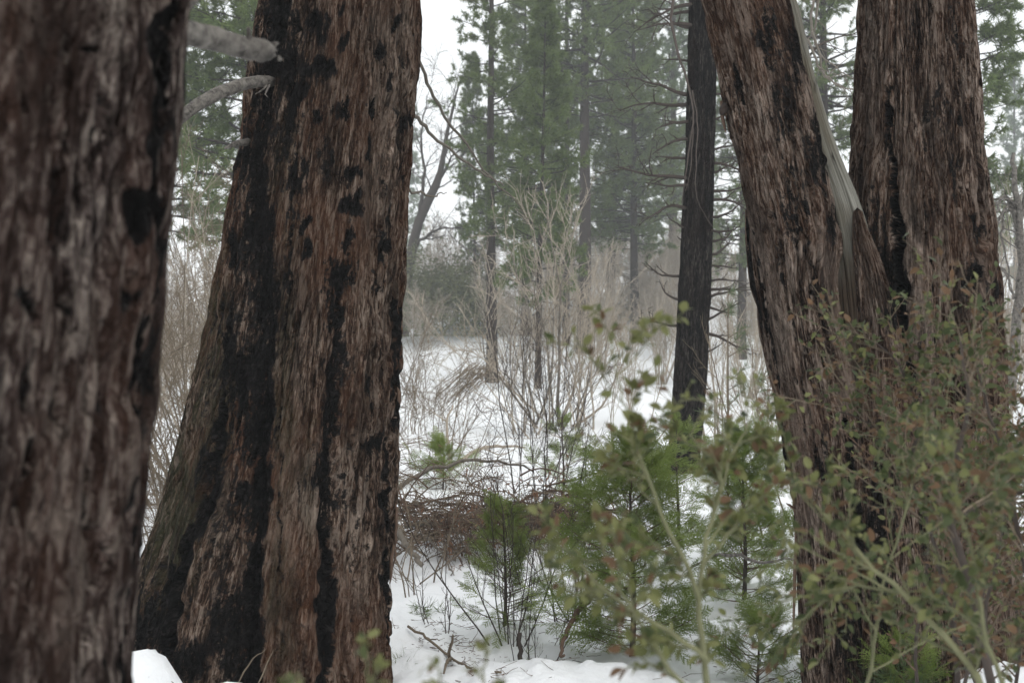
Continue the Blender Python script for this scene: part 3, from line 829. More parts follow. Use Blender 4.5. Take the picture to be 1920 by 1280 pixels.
# --- the black straight pine with dead branches
def black_pine():
    Dp = 14.0
    root = thing("dead_branched_pine", ground_at(1275, Dp), "straight blackened pine trunk with many short dead branches", "tree")
    ed = [(-1400, 1322, 1352), (-500, 1310, 1352), (0, 1293, 1346), (200, 1289, 1341), (400, 1280, 1336), (640, 1268, 1330), (760, 1260, 1322), (860, 1252, 1312), (1000, 1246, 1308)]
    mb, a, g = trunk("trunk", ed, Dp, 110, 330, gz(1.0 * 2.1, Dp) - 0.2, 13.0, MAT['bark_black'], 0.012, 407, zdense=(0, 6.2), rand_char=0.05)
    part(root, "trunk", mb, MAT['bark_black'], attrs=a)
    rng = np.random.default_rng(21)
    spec = [(520, -1, 80), (566, -1, 62), (612, -1, 80), (352, -1, 85), (300, -1, 70), (268, -1, 90), (200, -1, 130), (185, -1, 120), (120, -1, 55), (62, -1, 60), (60, -1, 110), (340, -1, 150), (395, -1, 110), (430, -1, 40), (455, -1, 20), (235, -1, 90), (20, -1, 120), (0, -1, 150), (30, -1, 90),
            (285, 1, 60), (360, 1, 75), (380, 1, 95), (435, 1, 70), (455, 1, 60), (480, 1, 75), (530, 1, 70), (560, 1, 85), (575, 1, 60), (625, 1, 95), (500, 1, 50), (230, 1, 40), (600, 1, 70), (690, 1, 14), (660, 1, 40), (730, 1, 20), (330, 1, 60), (410, 1, 70), (545, 1, 90), (180, 1, 50), (120, 1, 60), (310, 1, 85)]
    cx, cyy, rr, zs = g
    for (py, sg, ln) in spec:
        z = CAM_Z + (640 - py) / F * Dp
        x0 = float(np.interp(z, zs, cx)); y0 = float(np.interp(z, zs, cyy)); r0 = float(np.interp(z, zs, rr))
        dy = rng.uniform(-0.8, 0.5)
        d = unit(np.array([sg, dy, rng.uniform(-0.15, 0.2)]))
        L = ln / F * Dp / max(0.75, abs(d[0]))
        st = np.array([x0 + sg * r0 * 0.7, y0 + dy * r0 * 0.5, z])
        up = 0.55 if ln < 90 else -0.25
        p = curves(rng, st, d, L, 9, 0.13, (0, 0, up))
        th = 0.013 + 0.015 * min(1, ln / 120)
        rad = taper(th, 0.004, 9)
        b = MB()
        tubes(b, p, rad, 6, 0.4)
        if ln > 35:
            k = max(3, int(ln / 16))
            s, tg, rr2, t, bi = along(rng, p, rad, k, 0.25, 0.98)
            d2 = splay(rng, tg, 0.8, 0.25); d2[:, 2] += 0.15
            L2 = L * rng.uniform(0.15, 0.42, len(s))
            p2 = curves(rng, s, d2, L2, 6, 0.18, (0, 0, 0.2))
            tubes(b, p2, taper(rr2 * 0.6, 0.0025, 6), 4, 0.5)
            s, tg, rr3, t, bi = along(rng, p2, taper(rr2 * 0.5, 0.0025, 6), 3, 0.3, 0.95)
            p3 = curves(rng, s, splay(rng, tg, 0.7), L2[bi] * 0.4, 4, 0.2)
            tubes(b, p3, taper(np.full(len(s), 0.0045), 0.0025, 4), 3, 0.6)
        part(root, "dead_branch", b, MAT['twig_dark'])
    # the long pale hanging limb that crosses the trunk
    for pts, w in [([(1262, 0, 12.9), (1260, 50, 12.9), (1275, 110, 12.8), (1290, 160, 12.8), (1300, 215, 12.8), (1290, 290, 12.8), (1278, 380, 12.85)], .022), ([(1298, 170, 12.8), (1308, 230, 12.8), (1305, 300, 12.8), (1306, 370, 12.8), (1335, 425, 12.9)], .012), ([(1300, 240, 12.8), (1294, 320, 12.8), (1285, 360, 12.8)], .010), ([(1275, -120, 13.0), (1265, -60, 13), (1262, 0, 12.9)], .024)]:
        b = MB()
        p = px_curve(rng, pts, 18, 0.004)
        tubes(b, p, taper(w * .8, w * .25, 18)[0], 6, 0.8)
        part(root, "hanging_limb", b, MAT['twig_dark'])
black_pine()

# ------------------------------------------------------------------ living pines
def tufts(mb, rng, pos, d, n, length, width, spread=0.75):
    M = len(pos)
    if M == 0: return
    dd = unit(d[:, None, :] * 0.75 + spread * rng.normal(size=(M, n, 3)))
    ln = length * rng.uniform(0.65, 1.15, (M, n, 1))
    side = unit(np.cross(dd, rng.normal(size=(M, n, 3)))) * width * 0.5
    base = pos[:, None, :] + dd * 0.01
    tip = base + dd * ln
    tip[..., 2] -= 0.10 * ln[..., 0]
    V = np.stack([base + side, tip, base - side], 2).reshape(-1, 3)
    q = np.arange(M * n) * 3
    t = np.repeat(np.clip(rng.normal(0.45, 0.22, M), 0, 1), n * 3)
    mb.add(V, None, np.stack([q, q + 1, q + 2], -1), t)

def pine_meshes(seed, H, r, zc, spread, nb, twigs=7, per=4, needles=9, nlen=0.19, nwid=0.016, up=0.25, dead=14, bare=0.0, power=0.65):
    """trunk, branches and needle crown of a pine standing at the origin"""
    rng = np.random.default_rng(seed)
    tr, bm, cm = MB(), MB(), MB()
    zs = np.linspace(-0.3, H, 34)
    lean = rng.normal(size=2) * 0.006
    P0 = np.stack([lean[0] * zs + 0.03 * np.sin(zs * 0.5 + seed), lean[1] * zs, zs], -1)
    rad = r * (1 - zs / H * 0.86) * (1 + 0.35 * np.exp(-np.maximum(zs, 0) / 0.5))
    tubes(tr, P0, np.maximum(rad, 0.02), 14, 0.5)
    z = zc + (H - zc) * (np.arange(nb) + rng.random(nb)) / nb
    t = (z - zc) / (H - zc)
    L = spread * np.maximum(0.12, (1 - t) ** power) * rng.uniform(0.55, 1.1, nb)
    L *= np.where(t < 0.12, 0.55 + 3.5 * t, 1)
    az = rng.random(nb) * 2 * PI
    el = -0.10 + 0.55 * t + rng.normal(size=nb) * 0.12
    d = np.stack([np.cos(az) * np.cos(el), np.sin(az) * np.cos(el), np.sin(el)], -1)
    st = np.stack([np.interp(z, zs, P0[:, 0]), np.interp(z, zs, P0[:, 1]), z], -1)
    bp = curves(rng, st, d, L, 8, 0.07, (0, 0, up))
    br = taper(np.maximum(0.012, 0.017 * L), 0.006, 8)
    tubes(bm, bp, br, 5, 0.4)
    s, tg, r2, tt, bi = along(rng, bp, br, twigs, 0.22 + bare, 1.0)
    d2 = splay(rng, tg, 0.85, 0.25); d2[:, 2] += 0.12
    L2 = L[bi] * 0.30 * (1.25 - 0.6 * tt) * rng.uniform(0.6, 1.2, len(s)) + 0.12
    tp = curves(rng, s, d2, L2, 5, 0.10, (0, 0, 0.35))
    tubes(bm, tp, taper(np.maximum(0.005, r2 * 0.5), 0.004, 5), 3, 0.4, cap=False)
    ps, td, _, _, _ = along(rng, tp, np.ones(tp.shape[:2]), per, 0.35, 1.0)
    tufts(cm, rng, ps, td, needles, nlen, nwid)
    tufts(cm, rng, bp[:, -1], unit(bp[:, -1] - bp[:, -2]), needles + 3, nlen, nwid)
    if dead:
        z = rng.uniform(1.2, zc + 0.3, dead)
        az = rng.random(dead) * 2 * PI
        d = np.stack([np.cos(az), np.sin(az), rng.normal(size=dead) * 0.15], -1)
        st = np.stack([np.interp(z, zs, P0[:, 0]), np.interp(z, zs, P0[:, 1]), z], -1)
        dp = curves(rng, st, d, rng.uniform(0.3, 1.3, dead), 6, 0.12, (0, 0, -0.2))
        tubes(bm, dp, taper(np.full(dead, 0.018), 0.004, 6), 4, 0.3)
        s, tg, r2, tt, bi = along(rng, dp, np.full(dp.shape[:2], .008), 3, 0.3, 1)
        tubes(bm, curves(rng, s, splay(rng, tg, 0.7), 0.3, 4, .15), taper(np.full(len(s), .007), .003, 4), 3, 0.3, cap=False)
    return tr, bm, cm

PINE_CACHE = {}
def pine_set(key, mat_needle, **kw):
    tr, bm, cm = pine_meshes(**kw)
    PINE_CACHE[key] = (tr.mesh("pine_trunk", MAT['bark_pine']), bm.mesh("pine_branches", MAT['branch_pine']), cm.mesh("pine_crown", MAT[mat_needle], smooth=False))

def place_pine(key, px, y, label, rz=0.0, sc=1.0, cat="tree", group="pines on the far bank", name="pine_tree", sz=None):
    loc = ground_at(px, y, 0.05)
    root = thing(name, loc, label, cat, group)
    root.rotation_euler = (0, 0, rz)
    root.scale = (sc, sc, sz or sc)
    for nm, me in zip(("trunk", "branches", "crown"), PINE_CACHE[key]):
        link(nm, me, root)
    return root

pine_set("slim", 'needle', seed=1, H=19, r=0.21, zc=5.0, spread=2.4, nb=100, twigs=8, per=5, needles=12, nlen=.20, nwid=.028)
pine_set("stout", 'needle', seed=2, H=25, r=0.33, zc=10.5, spread=4.6, nb=130, twigs=9, per=5, needles=12, nlen=.24, nwid=.036)
pine_set("young", 'needle', seed=3, H=13, r=0.115, zc=3.4, spread=2.0, nb=110, twigs=8, per=5, needles=12, nlen=.19, nwid=.028)
pine_set("hazy", 'needle_blue', seed=4, H=22, r=0.27, zc=4.2, spread=4.6, nb=140, twigs=9, per=5, needles=11, nlen=.27, nwid=.042)
pine_set("dense", 'needle', seed=8, H=20, r=0.24, zc=4.6, spread=3.7, nb=170, twigs=9, per=5, needles=12, nlen=.24, nwid=.036)
pine_set("far", 'needle_blue', seed=6, H=27, r=0.25, zc=3.0, spread=4.0, nb=125, twigs=7, per=4, needles=8, nlen=.40, nwid=.08, dead=0)

place_pine("slim", 921, 40, "slim pine with a bare lower trunk rising straight from the snow behind the clearing shrub", 0.6)
place_pine("stout", 1096, 51, "tallest dark pine with the thickest trunk on the far bank", 2.2)
place_pine("slim", 1062, 53, "thin dark pine close against the thickest far trunk", 4.0, 0.75, sz=1.5)
place_pine("young", 1008, 37, "smaller bushy pine between the slim pine and the thickest far pine", 1.0)
place_pine("dense", 1190, 58, "wide hazy pine next to the blackened trunk, its stem rising behind bare shrubs", 0.5)
place_pine("young", 890, 60, "thin dark pole pine with few branches, in the gap under white sky", 3.0, 0.8, sz=1.1)
place_pine("dense", 985, 57, "full green pine crowding behind the slim pine", 4.1, 0.95)
place_pine("dense", 1145, 62, "broad dark green pine just past the thickest far trunk", 2.6, 1.1)
place_pine("hazy", 1262, 72, "dense pine whose crown meets the blackened pine's dead branches", 1.6, 1.1)
place_pine("far", 1258, 105, "pale pine stem almost lost in mist just before the blackened trunk", 1.2, 0.8)
place_pine("far", 752, 120, "dense misty conifer showing past the edge of the burnt trunk", 0.3, 1.0)
place_pine("dense", 478, 30, "green pine filling the gap between the two burnt trunks", 3.6, 1.0)
place_pine("dense", 285, 33, "pine with low green boughs just past the out of focus trunk", 2.0, 1.0)
place_pine("dense", 1390, 50, "pine seen between the blackened trunk and the leaning cedar", 1.9, 0.9)
place_pine("stout", 1545, 38, "dark pine with long needled boughs behind the bare grey wood stripe", 5.0, 0.75)
place_pine("young", 1795, 30, "pine whose needle sprays stick out past the split cedar against the sky", 0.2, 1.25)
place_pine("far", 1905, 110, "misty pine at the edge of the view beyond the split cedar", 2.5, 0.9)
place_pine("far", 1480, 115, "faint mist grey pine behind the leaning cedar", 4.4, 1.0)
place_pine("far", 1150, 125, "pale conifer behind the thickest far pine", 5.9, 1.0)
place_pine("hazy", 1030, 78, "soft green pine behind the slim pine", 2.9, 0.9)

# ------------------------------------------------------------------ bare shrubs
def shrub(mb, seed, base, nst, H, r, tilt=0.35, k1=6, k2=5, k3=0, wob=0.06, n=8, trop=0.35, spread=0.25, lr=0.42, r_min=0.0022, tint=(0.2, 0.8), angle=0.55, t1=0.25):
    rng = np.random.default_rng(seed)
    az = rng.random(nst) * 2 * PI
    ti = np.abs(rng.normal(size=nst)) * tilt
    d = np.stack([np.cos(az) * np.sin(ti), np.sin(az) * np.sin(ti), np.cos(ti)], -1)
    st = np.asarray(base)[None] + np.stack([np.cos(az), np.sin(az), np.zeros(nst)], -1) * spread * rng.random((nst, 1))
    st[:, 2] = np.asarray(base)[2]
    L = H * rng.uniform(0.55, 1.05, nst)
    p = curves(rng, st, d, L, n, wob, (0, 0, trop))
    rd = taper(r * rng.uniform(0.5, 1.1, nst), r_min * 1.6, n, 0.8)
    tn = rng.uniform(tint[0], tint[1], nst)
    tubes(mb, p, rd, 6, tn)
    s, tg, r2, t, bi = along(rng, p, rd, k1, t1, 0.98)
    L1 = L[bi] * lr * (1.15 - 0.75 * t) * rng.uniform(0.5, 1.2, len(s))
    p1 = curves(rng, s, splay(rng, tg, angle), L1, 6, wob * 1.3, (0, 0, trop))
    rd1 = taper(np.maximum(r2 * 0.55, r_min * 1.3), r_min, 6)
    tubes(mb, p1, rd1, 4, tn[bi], cap=False)
    if k2:
        s, tg, r2, t, b2 = along(rng, p1, rd1, k2, 0.2, 0.98)
        L2 = L1[b2] * 0.5 * rng.uniform(0.4, 1.2, len(s))
        p2 = curves(rng, s, splay(rng, tg, angle), L2, 4, wob * 1.5, (0, 0, trop * 0.6))
        tubes(mb, p2, taper(np.maximum(r2 * 0.6, r_min), r_min * 0.7, 4), 3, tn[bi][b2], cap=False)
        if k3:
            s, tg, r3, t, b3 = along(rng, p2, np.full(p2.shape[:2], r_min), k3, 0.2, 0.98)
            p3 = curves(rng, s, splay(rng, tg, angle), L2[b3] * 0.5 * rng.uniform(0.5, 1.2, len(s)), 3, wob)
            tubes(mb, p3, taper(np.full(len(s), r_min * 0.8), r_min * 0.6, 3), 3, tn[bi][b2][b3], cap=False)
    return p

def bare_shrub(seed, px, y, label, mat='twig_pale', name="bare_shrub", cat="shrub", group=None, **kw):
    base = ground_at(px, y, 0.05)
    root = thing(name, base, label, cat, group)
    mb = MB()
    shrub(mb, seed, base, **kw)
    part(root, "stems", mb, MAT[mat])
    return root

# the multi-stemmed shrub in the clearing: thick traced stems plus its own twigs
def clump_shrub():
    y = 22.0
    base = ground_at(1030, y, 0.05)
    root = thing("multi_stem_shrub", base, "large bare shrub with many grey stems fanning up from the snow in the clearing", "shrub", "bare shrubs")
    rng = np.random.default_rng(77)
    stems = [[(1000, 790), (965, 740), (930, 690), (890, 660), (840, 655)], [(1005, 795), (960, 735), (920, 680), (905, 640), (915, 560), (905, 480)], [(1012, 790), (1000, 700), (990, 600), (975, 520), (950, 460), (925, 430)],
             [(1020, 795), (1010, 700), (1015, 600), (1010, 500), (990, 440)], [(1035, 800), (1035, 700), (1042, 600), (1038, 520), (1030, 430), (1020, 380)], [(1040, 795), (1055, 700), (1050, 600), (1062, 520), (1070, 450), (1090, 390)],
             [(1045, 800), (1070, 720), (1085, 640), (1080, 560), (1066, 480), (1060, 400)], [(1065, 815), (1085, 720), (1110, 640), (1120, 540), (1140, 470)], [(1060, 810), (1100, 730), (1130, 660), (1150, 600), (1170, 520)],
             [(1050, 800), (1110, 760), (1150, 700), (1180, 640), (1215, 590)], [(1010, 800), (980, 760), (950, 700), (930, 620)], [(1030, 800), (1025, 650), (1000, 520), (1010, 440), (1000, 390)]]
    P0, R0 = [], []
    for i, s in enumerate(stems):
        yy = y + rng.uniform(-0.5, 0.5)
        off = rng.uniform(-28, 28)
        s = [(a + off * (1 - k / 5.0) + rng.normal() * 5, b + rng.normal() * 4) for k, (a, b) in enumerate(s)]
        dy = rng.uniform(-0.9, 0.9)
        pts = [(a, b, yy + dy * k / 4) for k, (a, b) in enumerate(s)]
        p = px_curve(rng, pts, 12, 0.015)
        rd = taper(rng.uniform(0.018, 0.038), 0.005, 12, 0.8)[0]
        mb = MB()
        tubes(mb, p, rd, 7, rng.uniform(0.2, 0.8))
        part(root, "stem", mb, MAT['twig_grey' if i % 3 else 'twig_pale'])
        P0.append(p); R0.append(rd)
    for i in range(20):
        x = rng.uniform(960, 1110)
        b0 = np.array([(x - 960) / F * (y + .3), y + rng.uniform(-.6, .8), 0])
        b0[2] = gz(b0[0], b0[1]) - .05
        p = curves(rng, b0, (rng.normal() * .28, rng.normal() * .2, 1), rng.uniform(1.8, 3.8), 12, .05, (0, 0, .3))[0]
        rd = taper(rng.uniform(.010, .022), .004, 12, .8)[0]
        mb = MB(); tubes(mb, p, rd, 6, rng.uniform(.3, 1)); part(root, "stem", mb, MAT['twig_pale'])
        P0.append(p); R0.append(rd)
    P0, R0 = np.array(P0), np.array(R0)
    mb = MB()
    L = np.linalg.norm(np.diff(P0, axis=1), axis=2).sum(1)
    s, tg, r2, t, bi = along(rng, P0, R0, 9, 0.2, 1.0)
    L1 = L[bi] * 0.36 * (1.2 - 0.7 * t) * rng.uniform(0.4, 1.2, len(s))
    p1 = curves(rng, s, splay(rng, tg, 0.55), L1, 7, 0.08, (0, 0, 0.3))
    r1 = taper(np.maximum(0.0065, r2 * 0.5), 0.0045, 7)
    tubes(mb, p1, r1, 4, rng.uniform(0.2, 0.9, len(s)), cap=False)
    s, tg, r2, t, b2 = along(rng, p1, r1, 7, 0.15, 1.0)
    p2 = curves(rng, s, splay(rng, tg, 0.6), L1[b2] * 0.45 * rng.uniform(0.4, 1.2, len(s)), 5, 0.1, (0, 0, 0.2))
    tubes(mb, p2, taper(np.full(len(s), .0055), .003, 5), 3, rng.uniform(0.3, 1, len(s)), cap=False)
    part(root, "twigs", mb, MAT['twig_pale'], kind="stuff")
    # drooping broom of dead twigs at its side
    mb = MB()
    st = np.repeat(at(900, 690, 21.6)[None], 60, 0) + rng.normal(size=(60, 3)) * np.array([.16, .15, .08])
    d = unit(at(818, 755, 21.4) - at(895, 690, 21.6))[None] + rng.normal(size=(60, 3)) * 0.13
    p = curves(rng, st, d, rng.uniform(0.5, 1.25, 60), 6, 0.05, (0, 0, -0.2))
    tubes(mb, p, taper(np.full(60, .008), .004, 6), 3, rng.uniform(0.2, .8, 60))
    part(root, "dead_twig_spray", mb, MAT['twig_tan'])
clump_shrub()

bare_shrub(31, 1240, 44, "bare pale shrub whose stems rise behind the blackened pine", nst=14, H=4.6, r=.03, tilt=.25, k1=8, mat='twig_bleached', k2=8, k3=2, r_min=.004, group="bare shrubs")
bare_shrub(32, 1130, 47, "bare upright shrub under the thickest far pine", nst=12, H=5.0, r=.03, tilt=.2, k1=9, mat='twig_bleached', k2=8, k3=2, r_min=.004, group="bare shrubs")
bare_shrub(33, 955, 49, "bare grey shrub round the foot of the slim pine", nst=12, H=3.8, r=.025, tilt=.35, k1=9, mat='twig_bleached', k2=8, k3=2, r_min=.004, group="bare shrubs")
bare_shrub(34, 775, 33, "low bare twiggy shrub leaning over the snow by the edge of the burnt trunk", nst=7, H=2.4, r=.014, tilt=.7, k1=8, k2=6, trop=.1, wob=.1, mat='twig_tan', group="bare shrubs")
bare_shrub(35, 1400, 34, "bare tangle between the blackened pine and the leaning cedar", nst=16, H=4.2, r=.03, tilt=.3, k1=9, k2=6, group="bare shrubs")
bare_shrub(36, 1345, 18, "thin bare saplings close beside the blackened pine", nst=9, H=3.6, r=.022, tilt=.25, k1=8, k2=6, group="bare shrubs")
bare_shrub(37, 1880, 24, "bare purple grey shrub behind the split cedar", nst=16, H=5.4, r=.03, tilt=.3, k1=9, k2=6, group="bare shrubs")
bare_shrub(38, 360, 11, "arching tangle of bare tan twigs between the two burnt trunks", nst=34, H=3.3, r=.012, tilt=.75, k1=10, k2=6, k3=2, trop=-.25, wob=.09, mat='twig_tan', spread=.8, group="bare shrubs")
bare_shrub(39, 300, 9, "low bare brush just past the out of focus trunk", nst=34, H=2.5, r=.009, tilt=.8, k1=9, k2=7, trop=-.35, wob=.1, mat='twig_tan', spread=.9, group="bare shrubs")
bare_shrub(40, 420, 14, "pale bare shrub behind the mossy flank of the burnt trunk", nst=18, H=3.6, r=.018, tilt=.5, k1=8, k2=6, trop=.0, wob=.08, mat='twig_pale', spread=.8, group="bare shrubs")
bare_shrub(41, 955, 6.5, "dark bare twigs standing through the small cedar sapling", nst=9, H=1.3, r=.0055, tilt=.28, k1=8, k2=5, mat='twig_dark', spread=.08, r_min=.001, wob=.08, group="bare shrubs")
bare_shrub(42, 1010, 9.6, "upright dark leafless shrub rising from behind the brush pile", nst=11, H=2.1, r=.007, tilt=.35, k1=8, k2=6, k3=2, mat='twig_dark', spread=.2, r_min=.0013, wob=.08, group="bare shrubs")
bare_shrub(43, 1075, 7.2, "leafless twigs crowding the foot of the large cedar sapling", nst=12, H=1.3, r=.0055, tilt=.5, k1=8, k2=5, mat='twig_dark', spread=.2, r_min=.001, wob=.09, group="bare shrubs")
bare_shrub(44, 790, 14.5, "sprawling leafless twigs over the snow behind the arched dead limb", nst=18, H=1.9, r=.009, tilt=.9, k1=9, k2=6, trop=-.1, mat='twig_tan', spread=.6, wob=.13, r_min=.0018, group="bare shrubs")
bare_shrub(45, 835, 6.9, "few thin leafless twigs by the small fir tuft on the snow", nst=6, H=.55, r=.004, tilt=.4, k1=4, k2=3, mat='twig_dark', spread=.15, r_min=.001, group="bare shrubs")
bare_shrub(46, 990, 6.3, "sparse dark twig shrub on the snow below the cedar sapling", nst=8, H=.6, r=.004, tilt=.5, k1=5, k2=3, mat='twig_dark', spread=.2, r_min=.001, group="bare shrubs")
bare_shrub(47, 1500, 9, "bare whips in the gap beside the leaning cedar's base", nst=9, H=1.8, r=.008, tilt=.3, k1=6, k2=4, mat='twig_tan', spread=.3, group="bare shrubs")

bare_shrub(48, 770, 19, "thin leafless twigs across the open snow next to the burnt trunk", nst=16, H=2.4, r=.012, tilt=.8, k1=9, k2=6, trop=.0, mat='twig_tan', spread=.7, wob=.13, r_min=.0024, group="bare shrubs")
bare_shrub(49, 860, 24, "leafless grey twigs behind the drooping twig spray", nst=7, H=2.2, r=.012, tilt=.7, k1=9, k2=6, trop=.1, mat='twig_pale', spread=.7, wob=.12, r_min=.003, group="bare shrubs")
bare_shrub(50, 1180, 17, "leafless stems between the clearing shrub and the blackened pine", nst=12, H=2.8, r=.014, tilt=.45, k1=9, k2=6, mat='twig_pale', spread=.4, wob=.1, r_min=.0024, group="bare shrubs")
bare_shrub(51, 1440, 15, "leafless brush low behind the leaning cedar's bark edge", nst=14, H=2.4, r=.012, tilt=.5, k1=9, k2=6, mat='twig_pale', spread=.5, wob=.1, r_min=.0024, group="bare shrubs")
bare_shrub(52, 345, 6.9, "thin tan twigs arching low beside the mossy root of the burnt trunk", nst=26, H=1.7, r=.006, tilt=.75, k1=9, k2=6, mat='twig_tan', spread=.4, wob=.1, trop=-.3, r_min=.0013, group="bare shrubs")
bare_shrub(53, 760, 8.2, "spreading grey twigs at the burnt trunk's edge of the brush pile", nst=16, H=1.3, r=.007, tilt=.9, k1=8, k2=5, mat='twig_tan', spread=.4, wob=.13, trop=-.3, r_min=.0014, group="bare shrubs")

bare_shrub(54, 385, 17, "tall tan leafless brush deep in the gap between the two burnt trunks", nst=30, H=4.4, r=.016, tilt=.4, k1=9, k2=7, k3=2, mat='twig_tan', spread=1.0, wob=.1, trop=.0, r_min=.003, group="bare shrubs")

# leaning leafless tree past the burnt trunk
def leaning_oak():
    y = 58
    base = ground_at(752, y, 0.05)
    root = thing("leaning_bare_tree", base, "dark leafless tree leaning away from the burnt trunk under white sky", "tree")
    rng = np.random.default_rng(55)
    tp = np.array([px_curve(rng, [(752, 740, y), (758, 600, y), (766, 500, y), (785, 420, y), (812, 360, y), (828, 320, y), (835, 260, y), (850, 200, y), (862, 150, y)], 14, .02)])
    rd = np.interp(np.linspace(0, 1, 14), [0, .5, .7, 1], [.28, .23, .12, .03])[None]
    mb = MB(); tubes(mb, tp, rd, 9, 0.3)
    part(root, "trunk", mb, MAT['twig_dark'])
    mb = MB()
    tp2 = np.array([px_curve(rng, [(795, 395, y), (830, 330, y + .5), (850, 290, y + .8), (890, 260, y + 1)], 14, .03), px_curve(rng, [(768, 490, y), (790, 450, y - .4), (830, 430, y - .8), (880, 425, y - 1)], 14, .03), px_curve(rng, [(785, 420, y), (795, 330, y), (790, 260, y + .4), (800, 180, y + .5)], 14, .03)])
    rd2 = taper(np.full(3, .11), .02, 14)
    tubes(mb, tp2, rd2, 6, 0.3)
    P0 = np.concatenate([tp, tp2]); R0 = np.concatenate([rd, rd2])
    s, tg, r2, t, bi = along(rng, P0, R0, 14, 0.3, 1)
    L1 = rng.uniform(0.9, 3.2, len(s))
    p1 = curves(rng, s, splay(rng, tg, .7), L1, 8, .12, (0, 0, .1))
    r1 = taper(np.clip(r2 * .4, .015, .045), .008, 8)
    tubes(mb, p1, r1, 4, 0.4)
    s, tg, r2, t, b2 = along(rng, p1, r1, 8, .15, 1)
    L2 = L1[b2] * .5 * rng.uniform(.3, 1.1, len(s))
    p2 = curves(rng, s, splay(rng, tg, .7), L2, 5, .14)
    tubes(mb, p2, taper(np.full(len(s), .011), .006, 5), 3, 0.5, cap=False)
    s, tg, r2, t, b3 = along(rng, p2, np.full(p2.shape[:2], .005), 3, .15, 1)
    tubes(mb, curves(rng, s, splay(rng, tg, .7), L2[b3] * .5, 4, .14), taper(np.full(len(s), .007), .005, 4), 3, 0.5, cap=False)
    part(root, "branches", mb, MAT['twig_dark'])
leaning_oak()

# distant bare thicket: one mass of twigs no one could count
def thicket():
    coll = bpy.data.collections.new("thicket_shrubs")
    for s in range(4):
        mb = MB()
        shrub(mb, 300 + s, (0, 0, 0), nst=9, H=3.9, r=.022, tilt=.34, k1=9, k2=8, k3=2, n=6, r_min=.0055, angle=.7, wob=.09)
        coll.objects.link(bpy.data.objects.new("thicket_shrub", mb.mesh("thicket_shrub", MAT['twig_bleached'])))
    rng = np.random.default_rng(88)
    P0, rot, sca = [], [], []
    for i in range(84):
        y = rng.uniform(50, 74)
        px = rng.uniform(735, 1480)
        if i >= 72:
            y = rng.uniform(20, 34)
            px = rng.uniform(240, 460) if i < 80 else rng.uniform(1850, 2000)
        x = (px - 960) / F * y
        P0.append((x, y, gz(x, y) - .05)); rot.append((0, 0, rng.random() * 6.28)); sca.append((rng.uniform(.8, 1.45) if y > 58 else rng.uniform(.45, .9)) if i < 72 else rng.uniform(.7, 1.15))
    mb = MB(); mb.add(P0)
    me = mb.mesh("thicket", MAT['twig_bleached'], attrs={"turn": np.array(rot), "size": np.array(sca), "which": np.arange(len(P0)) % 4})
    o = link("thicket", me)
    tag(o, "distant thicket of bare grey brown shrubs on the bank", "thicket", kind="stuff")
    ng = bpy.data.node_groups.new("thicket_spread", 'GeometryNodeTree')
    ng.interface.new_socket("Geometry", in_out='INPUT', socket_type='NodeSocketGeometry')
    ng.interface.new_socket("Geometry", in_out='OUTPUT', socket_type='NodeSocketGeometry')
    N = ng.nodes
    gi, go = N.new("NodeGroupInput"), N.new("NodeGroupOutput")
    ci = N.new("GeometryNodeCollectionInfo")
    ci.inputs["Collection"].default_value = coll
    ci.inputs["Separate Children"].default_value = True
    ci.inputs["Reset Children"].default_value = True
    ip = N.new("GeometryNodeInstanceOnPoints")
    ip.inputs["Pick Instance"].default_value = True
    def named(nm, dt):
        a = N.new("GeometryNodeInputNamedAttribute"); a.data_type = dt
        a.inputs["Name"].default_value = nm
        return a.outputs["Attribute"]
    ng.links.new(gi.outputs[0], ip.inputs["Points"])
    ng.links.new(ci.outputs[0], ip.inputs["Instance"])
    ng.links.new(named("which", 'FLOAT'), ip.inputs["Instance Index"])
    ng.links.new(named("turn", 'FLOAT_VECTOR'), ip.inputs["Rotation"])
    ng.links.new(named("size", 'FLOAT'), ip.inputs["Scale"])
    ng.links.new(ip.outputs[0], go.inputs[0])
    md = o.modifiers.new("spread", 'NODES')
    md.node_group = ng
thicket()

# evergreen brush on the bank
def leafy_bush(seed, px, y, H, W, label, mat='olive', n=5200, size=.05, group="evergreen brush"):
    rng = np.random.default_rng(seed)
    base = ground_at(px, y, .05)
    root = thing("evergreen_bush", base, label, "bush", group)
    mb = MB()
    shrub(mb, seed, base, nst=10, H=H * .9, r=.02, tilt=.5, k1=6, k2=3, spread=W * .3)
    part(root, "stems", mb, MAT['twig_tan'])
    mb = MB()
    nc = 60
    az = rng.random(nc) * 6.28; rr = np.sqrt(rng.random(nc)) * W
    hh = H * np.sqrt(np.maximum(0.05, 1 - (rr / W) ** 2)) * rng.uniform(.25, 1, nc)
    cc = base + np.stack([np.cos(az) * rr, np.sin(az) * rr * .7, hh], -1)
    ci = rng.integers(0, nc, n)
    p = cc[ci] + rng.normal(size=(n, 3)) * np.array([.24, .24, .18]) * (H / 2.0)
    p[:, 2] = np.maximum(p[:, 2], base[2] + .1)
    a = unit(rng.normal(size=(n, 3))); b = unit(np.cross(a, rng.normal(size=(n, 3))))
    s = size * rng.uniform(.6, 1.3, (n, 1))
    V = np.stack([p - a * s, p + b * s * .5, p + a * s, p - b * s * .5], 1).reshape(-1, 3)
    q = np.arange(n) * 4
    mb.add(V, np.stack([q, q + 1, q + 2, q + 3], -1), None, np.repeat(np.clip(rng.normal(.5, .25, n), 0, 1), 4))
    part(root, "foliage", mb, MAT[mat], smooth=False)
leafy_bush(61, 800, 57, 4.6, 3.2, "olive green evergreen bush on the bank under the leaning bare tree", n=9500, size=.10)
